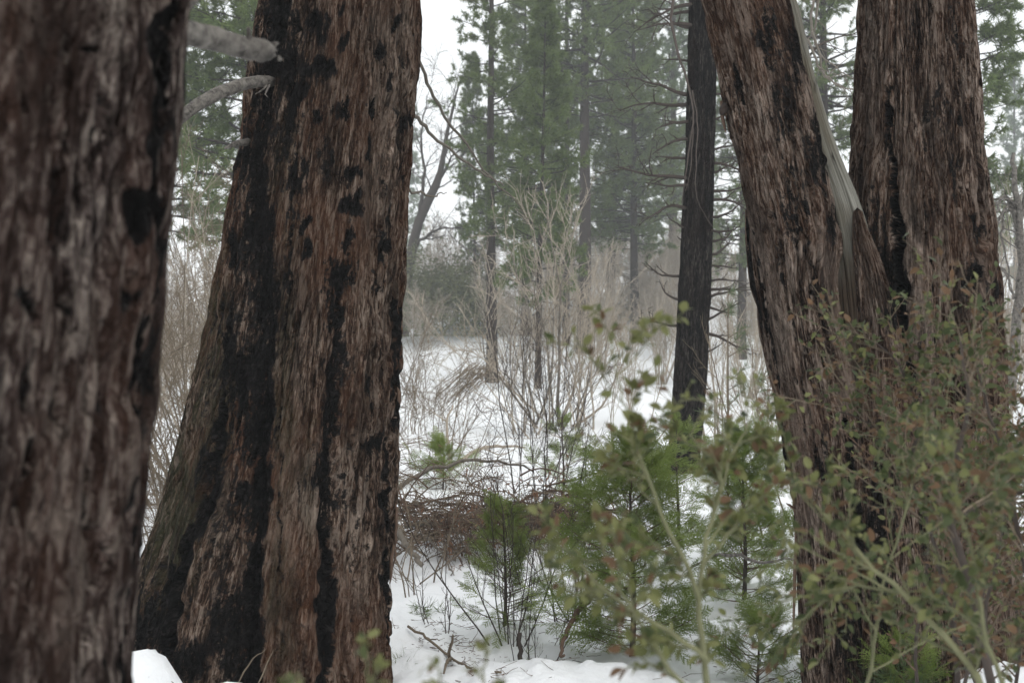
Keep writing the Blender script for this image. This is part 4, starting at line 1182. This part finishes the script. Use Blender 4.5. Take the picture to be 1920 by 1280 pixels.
leafy_bush(62, 870, 60, 4.0, 2.6, "dull green bush at the foot of the thin pole pine", n=6500, size=.10)
leafy_bush(63, 1215, 66, 2.6, 2.0, "dull green bush by the hazy pine's stem", n=4500, size=.09)

# ------------------------------------------------------------------ cedar saplings
def spray_template(seed):
    rng = np.random.default_rng(seed)
    segs = []
    def strip(a, b, w):
        segs.append((a, b, w))
    L = 1.0
    nside = 9
    ax = [np.array([0, 0, 0.0])]
    for i in range(1, 8):
        ax.append(np.array([i / 7.0, 0.03 * math.sin(i), -0.12 * (i / 7.0) ** 2]))
    for a, b in zip(ax[:-1], ax[1:]):
        strip(a, b, .036)
    for i in range(nside):
        t = 0.12 + 0.85 * i / nside
        p = np.array([t, 0, -0.12 * t * t])
        for sg in (-1, 1):
            ln = 0.42 * (1.1 - t) * rng.uniform(.75, 1.2) + .05
            ang = 0.8 + rng.normal() * .1
            d = np.array([math.cos(ang), sg * math.sin(ang), -0.15 + rng.normal() * .12])
            e = p + d * ln
            strip(p, e, .028)
            for k in range(4):
                q = p + d * ln * (0.25 + .2 * k)
                for s2 in (-1, 1):
                    a2 = sg * ang + s2 * 0.65
                    d2 = np.array([math.cos(a2), math.sin(a2), -.1 + rng.normal() * .15])
                    strip(q, q + d2 * ln * rng.uniform(.22, .4) * (1.2 - .2 * k), .024)
    V, Q = [], []
    for a, b, w in segs:
        d = b - a
        s = np.array([-d[1], d[0], 0.0]); s = s / (np.linalg.norm(s) + 1e-9) * w / 2
        n = len(V)
        V += [a + s * .8, b, a - s * .8]
        Q.append((n, n + 1, n + 2))
    return np.array(V), np.array(Q)
SPRAYS = [spray_template(s) for s in range(3)]

def add_sprays(mb, rng, pos, d, size, tint):
    M = len(pos)
    d = unit(d)
    upv = unit(np.array([[0, 0, 1.0]]) + rng.normal(size=(M, 3)) * .45)
    s = unit(np.cross(upv, d)); n = np.cross(d, s)
    kind = rng.integers(0, 3, M)
    for k in range(3):
        idx = np.where(kind == k)[0]
        if len(idx) == 0: continue
        V, Q = SPRAYS[k]
        W = pos[idx][:, None, :] + size[idx][:, None, None] * (V[None, :, 0:1] * d[idx][:, None, :] + V[None, :, 1:2] * s[idx][:, None, :] + V[None, :, 2:3] * n[idx][:, None, :])
        QQ = (Q[None] + (np.arange(len(idx)) * len(V))[:, None, None]).reshape(-1, 3)
        mb.add(W.reshape(-1, 3), None, QQ, np.repeat(tint[idx], len(V)))

def cedar(seed, px, y, H, W, nb, label, z0=.12, size=.2, dens=4, lean=0.0, twiggy=True, name="cedar_sapling", cat="sapling", flare=.75):
    rng = np.random.default_rng(seed)
    base = ground_at(px, y, .05)
    root = thing(name, base, label, cat, "young conifers in the snow")
    zs = np.linspace(0, H, 12)
    tp = base + np.stack([lean * zs + .01 * np.sin(zs * 5), .01 * np.cos(zs * 4), zs], -1)
    mb = MB(); tubes(mb, tp, taper(.006 + .010 * H, .003, 12)[0], 7, .4)
    part(root, "trunk", mb, MAT['twig_dark'])
    t = z0 + (1 - z0) * (np.arange(nb) + rng.random(nb)) / nb
    st = np.stack([np.interp(t * H, zs, tp[:, i]) for i in range(3)], -1)
    az = rng.random(nb) * 6.28
    L = W * np.maximum(.12, (1 - t) ** flare) * rng.uniform(.35, 1.3, nb)
    el = .1 + .5 * t + rng.normal(size=nb) * .15
    d = np.stack([np.cos(az) * np.cos(el), np.sin(az) * np.cos(el), np.sin(el)], -1)
    bp = curves(rng, st, d, L, 7, .06, (0, 0, .35))
    rd = taper(np.maximum(.003, .009 * L), .0016, 7)
    bmb = MB(); tubes(bmb, bp, rd, 4, .5)
    part(root, "branches", bmb, MAT['twig_red'])
    cm = MB()
    s, tg, r2, tt, bi = along(rng, bp, rd, dens, .25, 1.0)
    d2 = splay(rng, tg, .55, .25)
    sz = size * rng.uniform(.55, 1.15, len(s)) * np.clip(L[bi] / W + .45, .4, 1.1)
    ti = np.clip(rng.normal(.45, .2, len(s)), 0, 1)
    add_sprays(cm, rng, s, d2, sz, ti)
    add_sprays(cm, rng, bp[:, -1] - .3 * size * unit(bp[:, -1] - bp[:, -2]), unit(bp[:, -1] - bp[:, -2]), size * rng.uniform(.6, 1.1, nb), np.clip(rng.normal(.6, .2, nb), 0, 1))
    part(root, "crown", cm, MAT['cedar'], smooth=False)
    return root
cedar(71, 945, 6.7, .82, .31, 60, "small cedar sapling standing alone on the snow by the brush pile", size=.15, dens=5, flare=.55, z0=.14)
cedar(72, 1185, 6.2, 1.2, .46, 120, "dense bright green cedar sapling, tallest behind the blurred pale stemmed bush", size=.21, dens=5, flare=.45, z0=.05)
cedar(73, 1395, 7.4, 1.1, .42, 80, "green cedar sapling at the foot of the blackened pine", size=.22, dens=6, flare=.35, z0=.04)
cedar(74, 1270, 8.4, 1.15, .42, 34, "darker cedar sapling behind the tallest one", size=.2, dens=5, flare=.5)
cedar(75, 830, 11.5, .5, .55, 40, "low spreading green conifer behind the brush pile", size=.2, dens=4)
cedar(76, 1420, 5.7, .36, .5, 34, "low cedar seedling on the snow next to the leaning cedar's base", size=.2, dens=4)
cedar(77, 1055, 10.5, .9, .4, 30, "thin cedar seedling at the end of the brush pile", size=.2, dens=4)
cedar(78, 1690, 4.75, .45, .30, 26, "low green conifer sprig in front of the split cedar's foot", size=.16, dens=4)

def pine_sapling(seed, px, y, H, W, nb, label, nlen=.12, lean=0.0):
    rng = np.random.default_rng(seed)
    base = ground_at(px, y, .05)
    root = thing("pine_sapling", base, label, "sapling", "young conifers in the snow")
    zs = np.linspace(0, H, 10)
    tp = base + np.stack([lean * zs, 0 * zs, zs], -1)
    mb = MB(); tubes(mb, tp, taper(.012, .004, 10)[0], 6, .4)
    part(root, "trunk", mb, MAT['twig_tan'])
    t = .15 + .85 * (np.arange(nb) + rng.random(nb)) / nb
    st = np.stack([np.interp(t * H, zs, tp[:, i]) for i in range(3)], -1)
    az = rng.random(nb) * 6.28
    d = np.stack([np.cos(az), np.sin(az), np.full(nb, .45)], -1)
    bp = curves(rng, st, d, W * np.maximum(.2, 1 - t * .8) * rng.uniform(.6, 1.1, nb), 6, .06, (0, 0, .5))
    bmb = MB(); tubes(bmb, bp, taper(np.full(nb, .004), .0025, 6), 4, .5)
    part(root, "branches", bmb, MAT['twig_tan'])
    cm = MB()
    s, tg, _, _, _ = along(rng, bp, np.ones(bp.shape[:2]), 7, .3, 1.0)
    tufts(cm, rng, s, tg, 8, nlen, .0035, .55)
    part(root, "needles", cm, MAT['needle_blue'], smooth=False)
pine_sapling(81, 1365, 9.5, 2.0, .45, 16, "soft long needled pine sapling in front of the blackened trunk")
pine_sapling(82, 1440, 10.5, 1.5, .45, 16, "misty green pine sapling beside the leaning cedar's bark edge")
pine_sapling(84, 1700, 4.7, .32, .30, 12, "low pine seedling with long needles at the split cedar's foot", nlen=.14)

# small green tufts lying on the snow
for i, (px, y, lab) in enumerate([(792, 7.25, "small torn fir sprig lying on the snow between twigs"), (757, 6.15, "green needled sprig on the snow by the burnt trunk's edge"), (985, 6.0, "tiny needle sprig on the snow below the cedar sapling")]):
    rng = np.random.default_rng(90 + i)
    b = ground_at(px, y, -.02)
    mb = MB()
    n = 26 if i < 2 else 12
    st = b + rng.normal(size=(n, 3)) * np.array([.06, .05, .008])
    tufts(mb, rng, st, unit(rng.normal(size=(n, 3)) * np.array([1, 1, .25]) + np.array([0, 0, .2])), 7, .09, .004, .35)
    o = link("fir_sprig", mb.mesh("fir_sprig", MAT['needle'], smooth=False))
    tag(o, lab, "sprig", "sprigs on the snow")

# ------------------------------------------------------------------ brush pile and dead wood
def brush_pile():
    y = 9.3
    base = ground_at(900, y, 0)
    root = thing("brush_pile", base, "pile of dead reddish brown brush and curved twigs on the snow", "brush pile")
    rng = np.random.default_rng(123)
    limbs = [([(735, 925, 8.9), (790, 885, 9.1), (850, 868, 9.3), (930, 866, 9.5), (1000, 880, 9.6)], .022, .007), ([(745, 990, 8.6), (770, 1030, 8.5), (788, 1058, 8.45)], .028, .018), ([(760, 985, 8.9), (860, 975, 9.1), (960, 962, 9.3), (1060, 970, 9.4)], .026, .010),
             ([(790, 1000, 8.8), (830, 1040, 8.5), (850, 1080, 8.3)], .012, .005), ([(1120, 960, 9.0), (1060, 940, 9.1), (1000, 965, 9.2)], .020, .008), ([(850, 1050, 8.7), (900, 1010, 8.9), (960, 985, 9.1)], .018, .006), ([(740, 960, 9.0), (800, 940, 9.1), (870, 930, 9.3)], .016, .006),
             ([(1000, 1055, 8.8), (1070, 1040, 8.9), (1130, 1020, 9.0)], .016, .006), ([(985, 990, 9.0), (1030, 950, 9.2), (1050, 890, 9.4)], .012, .004)]
    Ps, Rs = [], []
    for pts, a, b in limbs:
        p = px_curve(rng, pts, 14, .012); rd = taper(a, b, 14)[0]
        mb = MB(); tubes(mb, p, rd, 7, rng.uniform(.2, .8))
        part(root, "limb", mb, MAT['twig_grey'])
        Ps.append(p); Rs.append(rd)
    mb = MB(); mr = MB(); ml = MB()
    n = 430
    cen = np.array([at(rng.uniform(750, 1120), 1000 + rng.normal() * 32 - 30 * math.exp(-((q % 7) - 3) ** 2), rng.uniform(8.7, 9.9)) for q in range(n)])
    gzv = ground_z(cen[:, 0], cen[:, 1])
    cen[:, 2] = np.clip(cen[:, 2], gzv + .02, gzv + .30 + .45 * np.abs(np.sin(cen[:, 0] * 2.3 + 1)))
    az = rng.random(n) * 6.28
    d = np.stack([np.cos(az), np.sin(az) * .7, rng.uniform(-.1, 1.0, n)], -1)
    L = rng.uniform(.35, 1.0, n)
    p = curves(rng, cen, d, L, 8, .13, (0, 0, -1.2))
    rd = taper(rng.uniform(.004, .009, n), .002, 8)
    half = n * 2 // 3
    tubes(mr, p[:half], rd[:half], 4, rng.random(half), cap=False)
    tubes(mb, p[half:], rd[half:], 4, rng.random(n - half), cap=False)
    s, tg, r2, t, bi = along(rng, p, rd, 6, .2, 1)
    p2 = curves(rng, s, splay(rng, tg, .6), L[bi] * .35 * rng.uniform(.4, 1.2, len(s)), 5, .15, (0, 0, -.6))
    red = bi < half
    tubes(mr, p2[red], taper(np.full(red.sum(), .0028), .0014, 5), 3, rng.random(red.sum()), cap=False)
    tubes(mb, p2[~red], taper(np.full((~red).sum(), .0028), .0014, 5), 3, rng.random((~red).sum()), cap=False)
    part(root, "red_twigs", mr, MAT['twig_red'], kind="stuff")
    part(root, "tan_twigs", mb, MAT['twig_tan'], kind="stuff")
    # dead brown leaves still hanging in it
    n = 3000
    k = rng.integers(0, len(p2), n)
    q = p2[k, rng.integers(1, 5, n)]
    q = q[(q[:, 0] > at(830, 900, 9)[0]) | (rng.random(n) < .3)]
    n = len(q)
    a = unit(rng.normal(size=(n, 3)) + np.array([0, 0, -1.2])); b = unit(np.cross(a, rng.normal(size=(n, 3))))
    s = .020 * rng.uniform(.6, 1.4, (n, 1))
    V = np.stack([q, q + a * s + b * s * .35, q + a * s * 2.2, q + a * s - b * s * .35], 1).reshape(-1, 3)
    i4 = np.arange(n) * 4
    ml.add(V, np.stack([i4, i4 + 1, i4 + 2, i4 + 3], -1), None, np.repeat(rng.random(n), 4))
    part(root, "dead_leaves", ml, MAT['dead_leaf'], smooth=False, kind="stuff")
brush_pile()

def stick(pts, r0, r1, label, mat='twig_tan', forks=(), seed=1, n=18, name="fallen_branch"):
    rng = np.random.default_rng(seed)
    base = at(*pts[0])
    root = thing(name, base, label, "branch", "dead branches on the snow")
    mb = MB(); tubes(mb, px_curve(rng, pts, n, .004), taper(r0, r1, n)[0], 7, .5)
    part(root, "stem", mb, MAT[mat])
    for f, a in forks:
        mb = MB(); tubes(mb, px_curve(rng, f, 9, .003), taper(a, a * .4, 9)[0], 5, .5)
        part(root, "side_branch", mb, MAT[mat])
def gpt(px, y, h=.015):
    """photo-like point lying on the snow at that column and depth"""
    g = ground_at(px, y, -h)
    return (px, 640 - (g[2] - CAM_Z) * F / y, y)
stick([gpt(765, 6.55, .05), gpt(800, 6.45, .03), gpt(845, 6.2, .02), gpt(890, 5.9, .02), gpt(940, 5.5, .02)], .008, .006, "curved dead branch lying across the snow by the burnt trunk", 'twig_tan',
      [([gpt(843, 6.2, .02), (848, 1196, 6.15), (850, 1192, 6.1)], .010), ([gpt(845, 6.2, .02), (838, 1240, 5.9), (832, 1262, 5.7)], .012), ([gpt(800, 6.45, .03), (825, 1200, 6.4)], .005)], 3)
stick([gpt(1058, 5.75, .05), (1050, 1225, 5.85), (1062, 1185, 6.0), (1080, 1150, 6.1), (1105, 1120, 6.2)], .006, .018, "bent reddish dead branch leaning out from the large cedar sapling", 'twig_red', (), 4)
stick([gpt(975, 6.15, 0), (975, 1213, 6.13), (974, 1185, 6.12)], .014, .012, "short upright snag stump poking from the snow by the cedar sapling", 'twig_dark', (), 5, 8, "broken_snag")
stick([(1335, 1043, 6.5), (1380, 1040, 6.6), (1430, 1055, 6.7), (1470, 1048, 6.8), (1500, 1050, 6.9)], .012, .006, "thin pale dead branch between the green cedar sapling and the leaning cedar", 'dead_wood', [([(1335, 1043, 6.5), (1300, 1062, 6.4), (1285, 1080, 6.35)], .008)], 6)
stick([(846, 885, 13.0), (842, 840, 13.0), (838, 790, 13.1), (850, 760, 13.2)], .022, .010, "pale forked dead sapling upright on the snow before the clearing shrub", 'twig_pale', [([(838, 790, 13.1), (815, 775, 13.2), (800, 760, 13.2)], .010), ([(842, 830, 13.0), (862, 800, 13.1)], .008)], 7, 14, "dead_sapling")
stick([(840, 880, 12.0), (872, 858, 12.2), (905, 840, 12.6), (950, 836, 13), (985, 838, 13.2)], .030, .010, "pale fallen log half buried in snow behind the brush pile", 'twig_pale', [([(905, 840, 12.6), (940, 852, 12.8), (975, 836, 13)], .010)], 8)

def dead_grey_tree():
    y = 12
    base = ground_at(1905, y)
    root = thing("grey_dead_tree", base, "pale grey dead tree with drooping arched limbs past the split cedar", "tree")
    rng = np.random.default_rng(19)
    for i, (pts, a, b) in enumerate([([(1895, 760, y), (1905, 600, y), (1915, 480, y), (1905, 350, y), (1900, 290, y)], .06, .02), ([(1915, 470, y), (1900, 400, y), (1885, 368, y), (1862, 400, y - .3)], .03, .012), ([(1916, 440, y), (1905, 390, y), (1890, 380, y), (1868, 440, y - .2)], .025, .010),
                               ([(1908, 400, y), (1885, 395, y), (1880, 440, y), (1895, 520, y - .2)], .022, .008), ([(1912, 420, y), (1930, 360, y), (1950, 400, y), (1960, 480, y)], .03, .01), ([(1900, 560, y), (1880, 505, y - .2), (1862, 502, y - .3)], .015, .006)]):
        mb = MB(); p = px_curve(rng, pts, 16, .012)
        tubes(mb, p, taper(a, b, 16)[0], 7, .9)
        if i:
            rd = taper(a, b, 16)
            s, tg, r2, t, bi = along(rng, p[None], rd, 7, .3, 1)
            tubes(mb, curves(rng, s, splay(rng, tg, .7), rng.uniform(.2, .7, len(s)), 6, .12, (0, 0, -.5)), taper(np.full(len(s), .008), .003, 6), 4, .7)
        part(root, "limb" if i else "trunk", mb, MAT['dead_wood'])
dead_grey_tree()

# pale drooping dead limbs behind the grey wood stripe
def dead_limbs():
    y = 9.0
    rng = np.random.default_rng(29)
    specs = [[(1535, -40), (1533, 20), (1525, 60), (1508, 70), (1500, 40)], [(1530, -30), (1520, 40), (1532, 90), (1560, 120), (1600, 150)], [(1522, 60), (1535, 100), (1545, 140), (1580, 165), (1604, 168)], [(1515, 75), (1540, 130), (1560, 150), (1590, 175)], [(1500, 130), (1530, 90), (1560, 75), (1605, 62)]]
    root = thing("hanging_dead_branch", at(1535, -40, y), "pale curled dead branch hanging between the leaning and the split cedar", "branch")
    for i, s in enumerate(specs):
        mb = MB()
        p = px_curve(rng, [(a, b, y + .1 * k) for k, (a, b) in enumerate(s)], 16, .006)
        tubes(mb, p, taper(.012, .004, 16)[0], 5, .8)
        sx, tg, r2, t, bi = along(rng, p[None], taper(.012, .004, 16), 5, .3, 1)
        tubes(mb, curves(rng, sx, splay(rng, tg, .7), rng.uniform(.15, .4, len(sx)), 6, .12, (0, 0, -.3)), taper(np.full(len(sx), .004), .002, 6), 4, .7)
        part(root, "limb", mb, MAT['twig_grey' if i < 4 else 'twig_dark'])
dead_limbs()

# needles, scales and bits of twig on the snow
def litter():
    rng = np.random.default_rng(404)
    n = 6500
    y = 3.8 + rng.random(n) ** 1.6 * 14
    x = (rng.uniform(200, 1960, n) - 960) / F * y
    bs = np.array([(-1.25, 5.75, .75), (1.65, 5.1, .5), (2.25, 5.7, .6), (2.0, 14, .6), (-.05, 6.7, .4), (.65, 6.2, .6)])
    k = rng.integers(0, len(bs), n // 3)
    a = rng.random(n // 3) * 6.28; q = bs[k, 2] * rng.uniform(.6, 1.7, n // 3)
    x[:n // 3] = bs[k, 0] + np.cos(a) * q; y[:n // 3] = bs[k, 1] + np.sin(a) * q
    keep = (np.arange(n) < n // 3) | (noise(np.stack([x * .9, y * .9, 0 * x], -1), 14) + rng.normal(size=n) * .35 > .05)
    x, y = x[keep], y[keep]
    z = ground_z(x, y) + .004
    n = len(x)
    az = rng.random(n) * 6.28
    d = np.stack([np.cos(az), np.sin(az), rng.normal(size=n) * .12], -1)
    p = curves(rng, np.stack([x, y, z], -1), d, rng.gamma(1.6, .028, n) + .01, 4, .15)
    mb = MB(); tubes(mb, p, taper(rng.uniform(.0012, .003, n), .001, 4), 3, rng.random(n))
    o = link("forest_litter", mb.mesh("forest_litter", MAT['twig_red']))
    tag(o, "scattered needles and twig bits on the snow", "litter", kind="stuff")
litter()

# ------------------------------------------------------------------ near leafy bushes, out of focus
def leaf_mesh(name, mat, seed, L=1.0, W=.56):
    rng = np.random.default_rng(seed)
    n = 6
    t = np.linspace(0, 1, n)
    w = W * .5 * np.sin(PI * t ** .85) ** .75 + .012
    curl = -.18 * t ** 2 + .03 * np.sin(5 * t)
    V = [(t[i] * L - 0 + .12, 0, curl[i] * L) for i in range(n)]
    V += [(t[i] * L + .12, w[i] * L, (curl[i] + .10 * w[i] * 2) * L) for i in range(n)]
    V += [(t[i] * L + .12, -w[i] * L, (curl[i] + .10 * w[i] * 2) * L) for i in range(n)]
    Q = [(i, i + 1, n + i + 1, n + i) for i in range(n - 1)] + [(i + 1, i, 2 * n + i, 2 * n + i + 1) for i in range(n - 1)]
    k = len(V)
    V += [(0, .012, 0), (0, -.012, 0), (.14, .012, 0), (.14, -.012, 0)]
    Q += [(k, k + 1, k + 3, k + 2)]
    mb = MB(); mb.add(V, Q, None, rng.random())
    return mb.mesh(name, mat)
LEAVES = {k: [leaf_mesh("leaf_" + k, MAT['leaf_' + k], 500 + i * 7 + len(k)) for i in range(2)] for k in ('green', 'dark', 'brown')}
for ms in LEAVES.values():
    for i, me in enumerate(ms):
        v = np.full(len(me.vertices), .25 + .5 * i, np.float32)
        me.attributes["tint"].data.foreach_set("value", v)

from mathutils import Matrix
def near_bush(name, seed, stems, label, k1, k2, leaves_per, size, mix, nmax=300, L1=(.10, .32), stem_mat='stem_green', twig_mat='stem_green', trop=.2, lf_t=.15):
    """stems traced as (px, py, depth); twigs and leaves grow from them"""
    rng = np.random.default_rng(seed)
    x0 = at(*stems[0][0][0])
    base = np.array([x0[0], x0[1], gz(x0[0], x0[1])])
    root = thing(name, base, label, "bush", "leafy bushes close to the camera")
    Ps, Rs = [], []
    for pts, a, b in stems:
        p = px_curve(rng, pts, 14, .002); rd = taper(a, b, 14)[0]
        mb = MB(); tubes(mb, p, rd, 7, rng.uniform(.3, .9))
        part(root, "stem", mb, MAT[stem_mat])
        Ps.append(p); Rs.append(rd)
    Ps, Rs = np.array(Ps), np.array(Rs)
    mb = MB()
    s, tg, r2, t, bi = along(rng, Ps, Rs, k1, .08, 1.0)
    l1 = rng.uniform(L1[0], L1[1], len(s))
    p1 = curves(rng, s, splay(rng, tg, .75), l1, 7, .09, (0, 0, trop))
    r1 = taper(np.clip(r2 * .6, .0012, .003), .0009, 7)
    tubes(mb, p1, r1, 4, rng.random(len(s)), cap=False)
    s2, tg2, r3, t2, b2 = along(rng, p1, r1, k2, .2, .95)
    p2 = curves(rng, s2, splay(rng, tg2, .7), l1[b2] * .4 * rng.uniform(.5, 1.2, len(s2)), 5, .1, (0, 0, trop))
    r2b = taper(np.full(len(s2), .0012), .0008, 5)
    tubes(mb, p2, r2b, 3, rng.random(len(s2)), cap=False)
    part(root, "twigs", mb, MAT[twig_mat], kind="stuff")
    la, ta, _, _, _ = along(rng, p1, r1, leaves_per, lf_t, 1.0)
    lb, tb, _, _, _ = along(rng, p2, r2b, max(2, leaves_per - 1), .2, 1.0)
    pos = np.concatenate([la, lb]); tg = np.concatenate([ta, tb])
    n = len(pos)
    d = splay(rng, tg, .85, .3)
    kinds = rng.choice(3, n, p=mix)
    sz = size * rng.uniform(.55, 1.15, n)
    # nearest (largest in the picture) first
    o = np.argsort(pos[:, 1] / sz)
    nm = ('green', 'dark', 'brown')
    rest = {k: MB() for k in nm}
    upv = unit(np.array([[0, 0, 1.0]]) + rng.normal(size=(n, 3)) * .6)
    sd = unit(np.cross(upv, d)); nn = np.cross(d, sd)
    for rank, i in enumerate(o):
        k = nm[kinds[i]]
        me = LEAVES[k][int(rng.integers(0, 2))]
        if rank < nmax:
            ob = link("leaf", me, root)
            m = Matrix(((d[i, 0], sd[i, 0], nn[i, 0], 0), (d[i, 1], sd[i, 1], nn[i, 1], 0), (d[i, 2], sd[i, 2], nn[i, 2], 0), (0, 0, 0, 1)))
            m = Matrix.Translation(pos[i] - base) @ m @ Matrix.Scale(float(sz[i]), 4)
            ob.matrix_local = m
        else:
            V = np.empty(len(me.vertices) * 3, np.float32); me.vertices.foreach_get("co", V); V = V.reshape(-1, 3) * sz[i]
            W = pos[i] + V[:, 0:1] * d[i] + V[:, 1:2] * sd[i] + V[:, 2:3] * nn[i]
            Q = np.array([[v for v in pg.vertices] for pg in me.polygons]) if k not in LQ else LQ[k]
            LQ[k] = Q
            rest[k].add(W, Q, None, rng.random())
    for k in nm:
        if rest[k].n:
            part(root, "leaves", rest[k], MAT['leaf_' + k], kind="stuff")
    return root
LQ = {}

near_bush("pale_stemmed_bush", 601, [
    ([(1330, 1330, 1.72), (1315, 1200, 1.72), (1308, 1110, 1.72), (1280, 1045, 1.71), (1244, 972, 1.70), (1215, 900, 1.70), (1190, 830, 1.70)], .0055, .0022),
    ([(1310, 1112, 1.72), (1325, 1020, 1.75), (1345, 930, 1.8), (1350, 890, 1.8), (1325, 850, 1.82), (1290, 815, 1.85)], .0042, .0018),
    ([(1330, 1240, 1.6), (1265, 1190, 1.6), (1195, 1150, 1.6), (1140, 1110, 1.6), (1085, 1060, 1.62), (1050, 1020, 1.65)], .0042, .0015),
    ([(1290, 1300, 1.5), (1240, 1225, 1.5), (1190, 1150, 1.5), (1150, 1080, 1.5), (1120, 1000, 1.55)], .0036, .0014),
    ([(1345, 930, 1.8), (1370, 860, 1.85), (1395, 810, 1.9), (1420, 770, 1.95)], .0028, .0012),
    ([(1320, 1060, 1.75), (1380, 980, 1.8), (1430, 930, 1.85), (1470, 950, 1.9)], .0028, .0012),
    ([(1215, 900, 1.7), (1185, 800, 1.7), (1160, 720, 1.7), (1142, 640, 1.7)], .0022, .0010)],
    "out of focus leafy bush with pale green stems rising before the cedar saplings", 7, 3, 6, .022, (.66, .14, .20), L1=(.04, .15))
near_bush("leafy_bush", 602, [
    ([(1850, 1330, 1.9), (1828, 1264, 1.9), (1760, 1180, 1.9), (1690, 1110, 1.9), (1615, 1040, 1.92), (1547, 967, 1.95), (1500, 910, 2.0)], .0065, .0022),
    ([(1900, 1330, 1.8), (1850, 1200, 1.8), (1830, 1080, 1.8), (1810, 980, 1.8), (1790, 900, 1.8)], .0045, .0016),
    ([(1690, 1110, 1.9), (1600, 1100, 2.0), (1540, 1130, 2.1), (1480, 1180, 2.1)], .0032, .0012),
    ([(1620, 1330, 2.2), (1640, 1200, 2.2), (1660, 1080, 2.2), (1700, 950, 2.2), (1690, 850, 2.25)], .004, .0014)],
    "dense brown green leafy bush with a pale slanting stem before the split cedar", 13, 4, 5, .023, (.36, .40, .24), L1=(.06, .22), twig_mat='stem_green')
near_bush("dark_leafy_bush", 603, [
    ([(1870, 1330, 2.4), (1830, 1150, 2.4), (1790, 1000, 2.4), (1780, 961, 2.4), (1795, 860, 2.4), (1817, 743, 2.4), (1800, 640, 2.45)], .010, .003),
    ([(1780, 980, 2.4), (1840, 940, 2.5), (1920, 920, 2.5), (2000, 880, 2.5)], .008, .002),
    ([(1990, 1330, 2.7), (1930, 1100, 2.7), (1890, 900, 2.7), (1850, 750, 2.75), (1820, 660, 2.8)], .008, .002),
    ([(1800, 1330, 2.9), (1780, 1150, 2.9), (1740, 980, 2.9), (1700, 880, 3.0), (1640, 800, 3.0), (1570, 770, 3.0)], .007, .0015),
    ([(1700, 920, 2.9), (1720, 780, 3.0), (1690, 690, 3.0), (1640, 640, 3.05)], .005, .0015),
    ([(1950, 1330, 3.0), (1960, 1000, 3.0), (1930, 800, 3.0), (1920, 660, 3.0)], .006, .0015),
    ([(1860, 1330, 2.8), (1850, 1150, 2.8), (1880, 1000, 2.8), (1900, 850, 2.8)], .006, .0015)],
    "darker twiggy leafy bush behind the slanting stem, against the split cedar", 18, 6, 5, .024, (.20, .54, .26), L1=(.10, .34), stem_mat='twig_dark', twig_mat='twig_tan')
near_bush("dry_twiggy_bush", 606, [
    ([(1720, 1330, 3.4), (1720, 1180, 3.4), (1740, 1050, 3.4), (1730, 930, 3.4), (1710, 860, 3.4)], .006, .0015),
    ([(1800, 1330, 3.3), (1830, 1180, 3.3), (1850, 1060, 3.3), (1860, 950, 3.3), (1850, 870, 3.3)], .006, .0015),
    ([(1900, 1330, 3.5), (1910, 1180, 3.5), (1890, 1060, 3.5), (1900, 960, 3.5), (1910, 880, 3.5)], .006, .0015),
    ([(1850, 1330, 3.6), (1800, 1200, 3.6), (1790, 1100, 3.6), (1800, 1000, 3.6), (1790, 900, 3.6)], .006, .0015),
    ([(1980, 1330, 3.4), (1960, 1180, 3.4), (1950, 1060, 3.4), (1960, 950, 3.4), (1950, 840, 3.4)], .006, .0015)],
    "half dead brown bush tangled low round the split cedar's foot", 20, 6, 4, .025, (.14, .34, .52), L1=(.12, .40), stem_mat='twig_dark', twig_mat='twig_red')
near_bush("low_leafy_sprig", 604, [
    ([(700, 1420, 1.25), (695, 1330, 1.25), (690, 1260, 1.25), (682, 1215, 1.25)], .0022, .0010),
    ([(600, 1420, 1.2), (580, 1340, 1.2), (565, 1285, 1.2), (560, 1262, 1.2)], .0022, .0010)],
    "blurred green leaf tips poking up before the burnt trunk's base", 4, 1, 4, .017, (.75, .15, .10), L1=(.012, .03))
near_bush("low_leafy_sprig", 605, [
    ([(840, 1420, 1.25), (836, 1340, 1.25), (828, 1280, 1.25), (820, 1252, 1.25)], .0022, .0010),
    ([(900, 1420, 1.3), (905, 1340, 1.3), (910, 1270, 1.3), (915, 1215, 1.3)], .0022, .0010)],
    "blurred green leaf tips poking up over the curved dead branch", 4, 1, 4, .015, (.75, .15, .10), L1=(.012, .03))

# ------------------------------------------------------------------ haze
def haze():
    x0, x1, y0, y1, z0, z1 = -145, 145, -35, 205, -3.0, 46
    V = [(x, y, z) for z in (z0, z1) for y in (y0, y1) for x in (x0, x1)]
    Q = [(0, 2, 3, 1), (4, 5, 7, 6), (0, 1, 5, 4), (2, 6, 7, 3), (0, 4, 6, 2), (1, 3, 7, 5)]
    m = bpy.data.materials.new("haze")
    m.use_nodes = True
    nt = m.node_tree
    for n in list(nt.nodes): nt.nodes.remove(n)
    v = nt.nodes.new("ShaderNodeVolumePrincipled")
    v.inputs["Color"].default_value = (0.93, 0.96, 0.98, 1)
    v.inputs["Density"].default_value = 0.0017
    v.inputs["Density Attribute"].default_value = ""
    o_ = nt.nodes.new("ShaderNodeOutputMaterial")
    nt.links.new(v.outputs[0], o_.inputs["Volume"])
    mb = MB(); mb.add(V, Q)
    o = link("haze", mb.mesh("haze", m, smooth=False))
    tag(o, "thin cold mist hanging through the whole forest", "haze", kind="stuff")
haze()
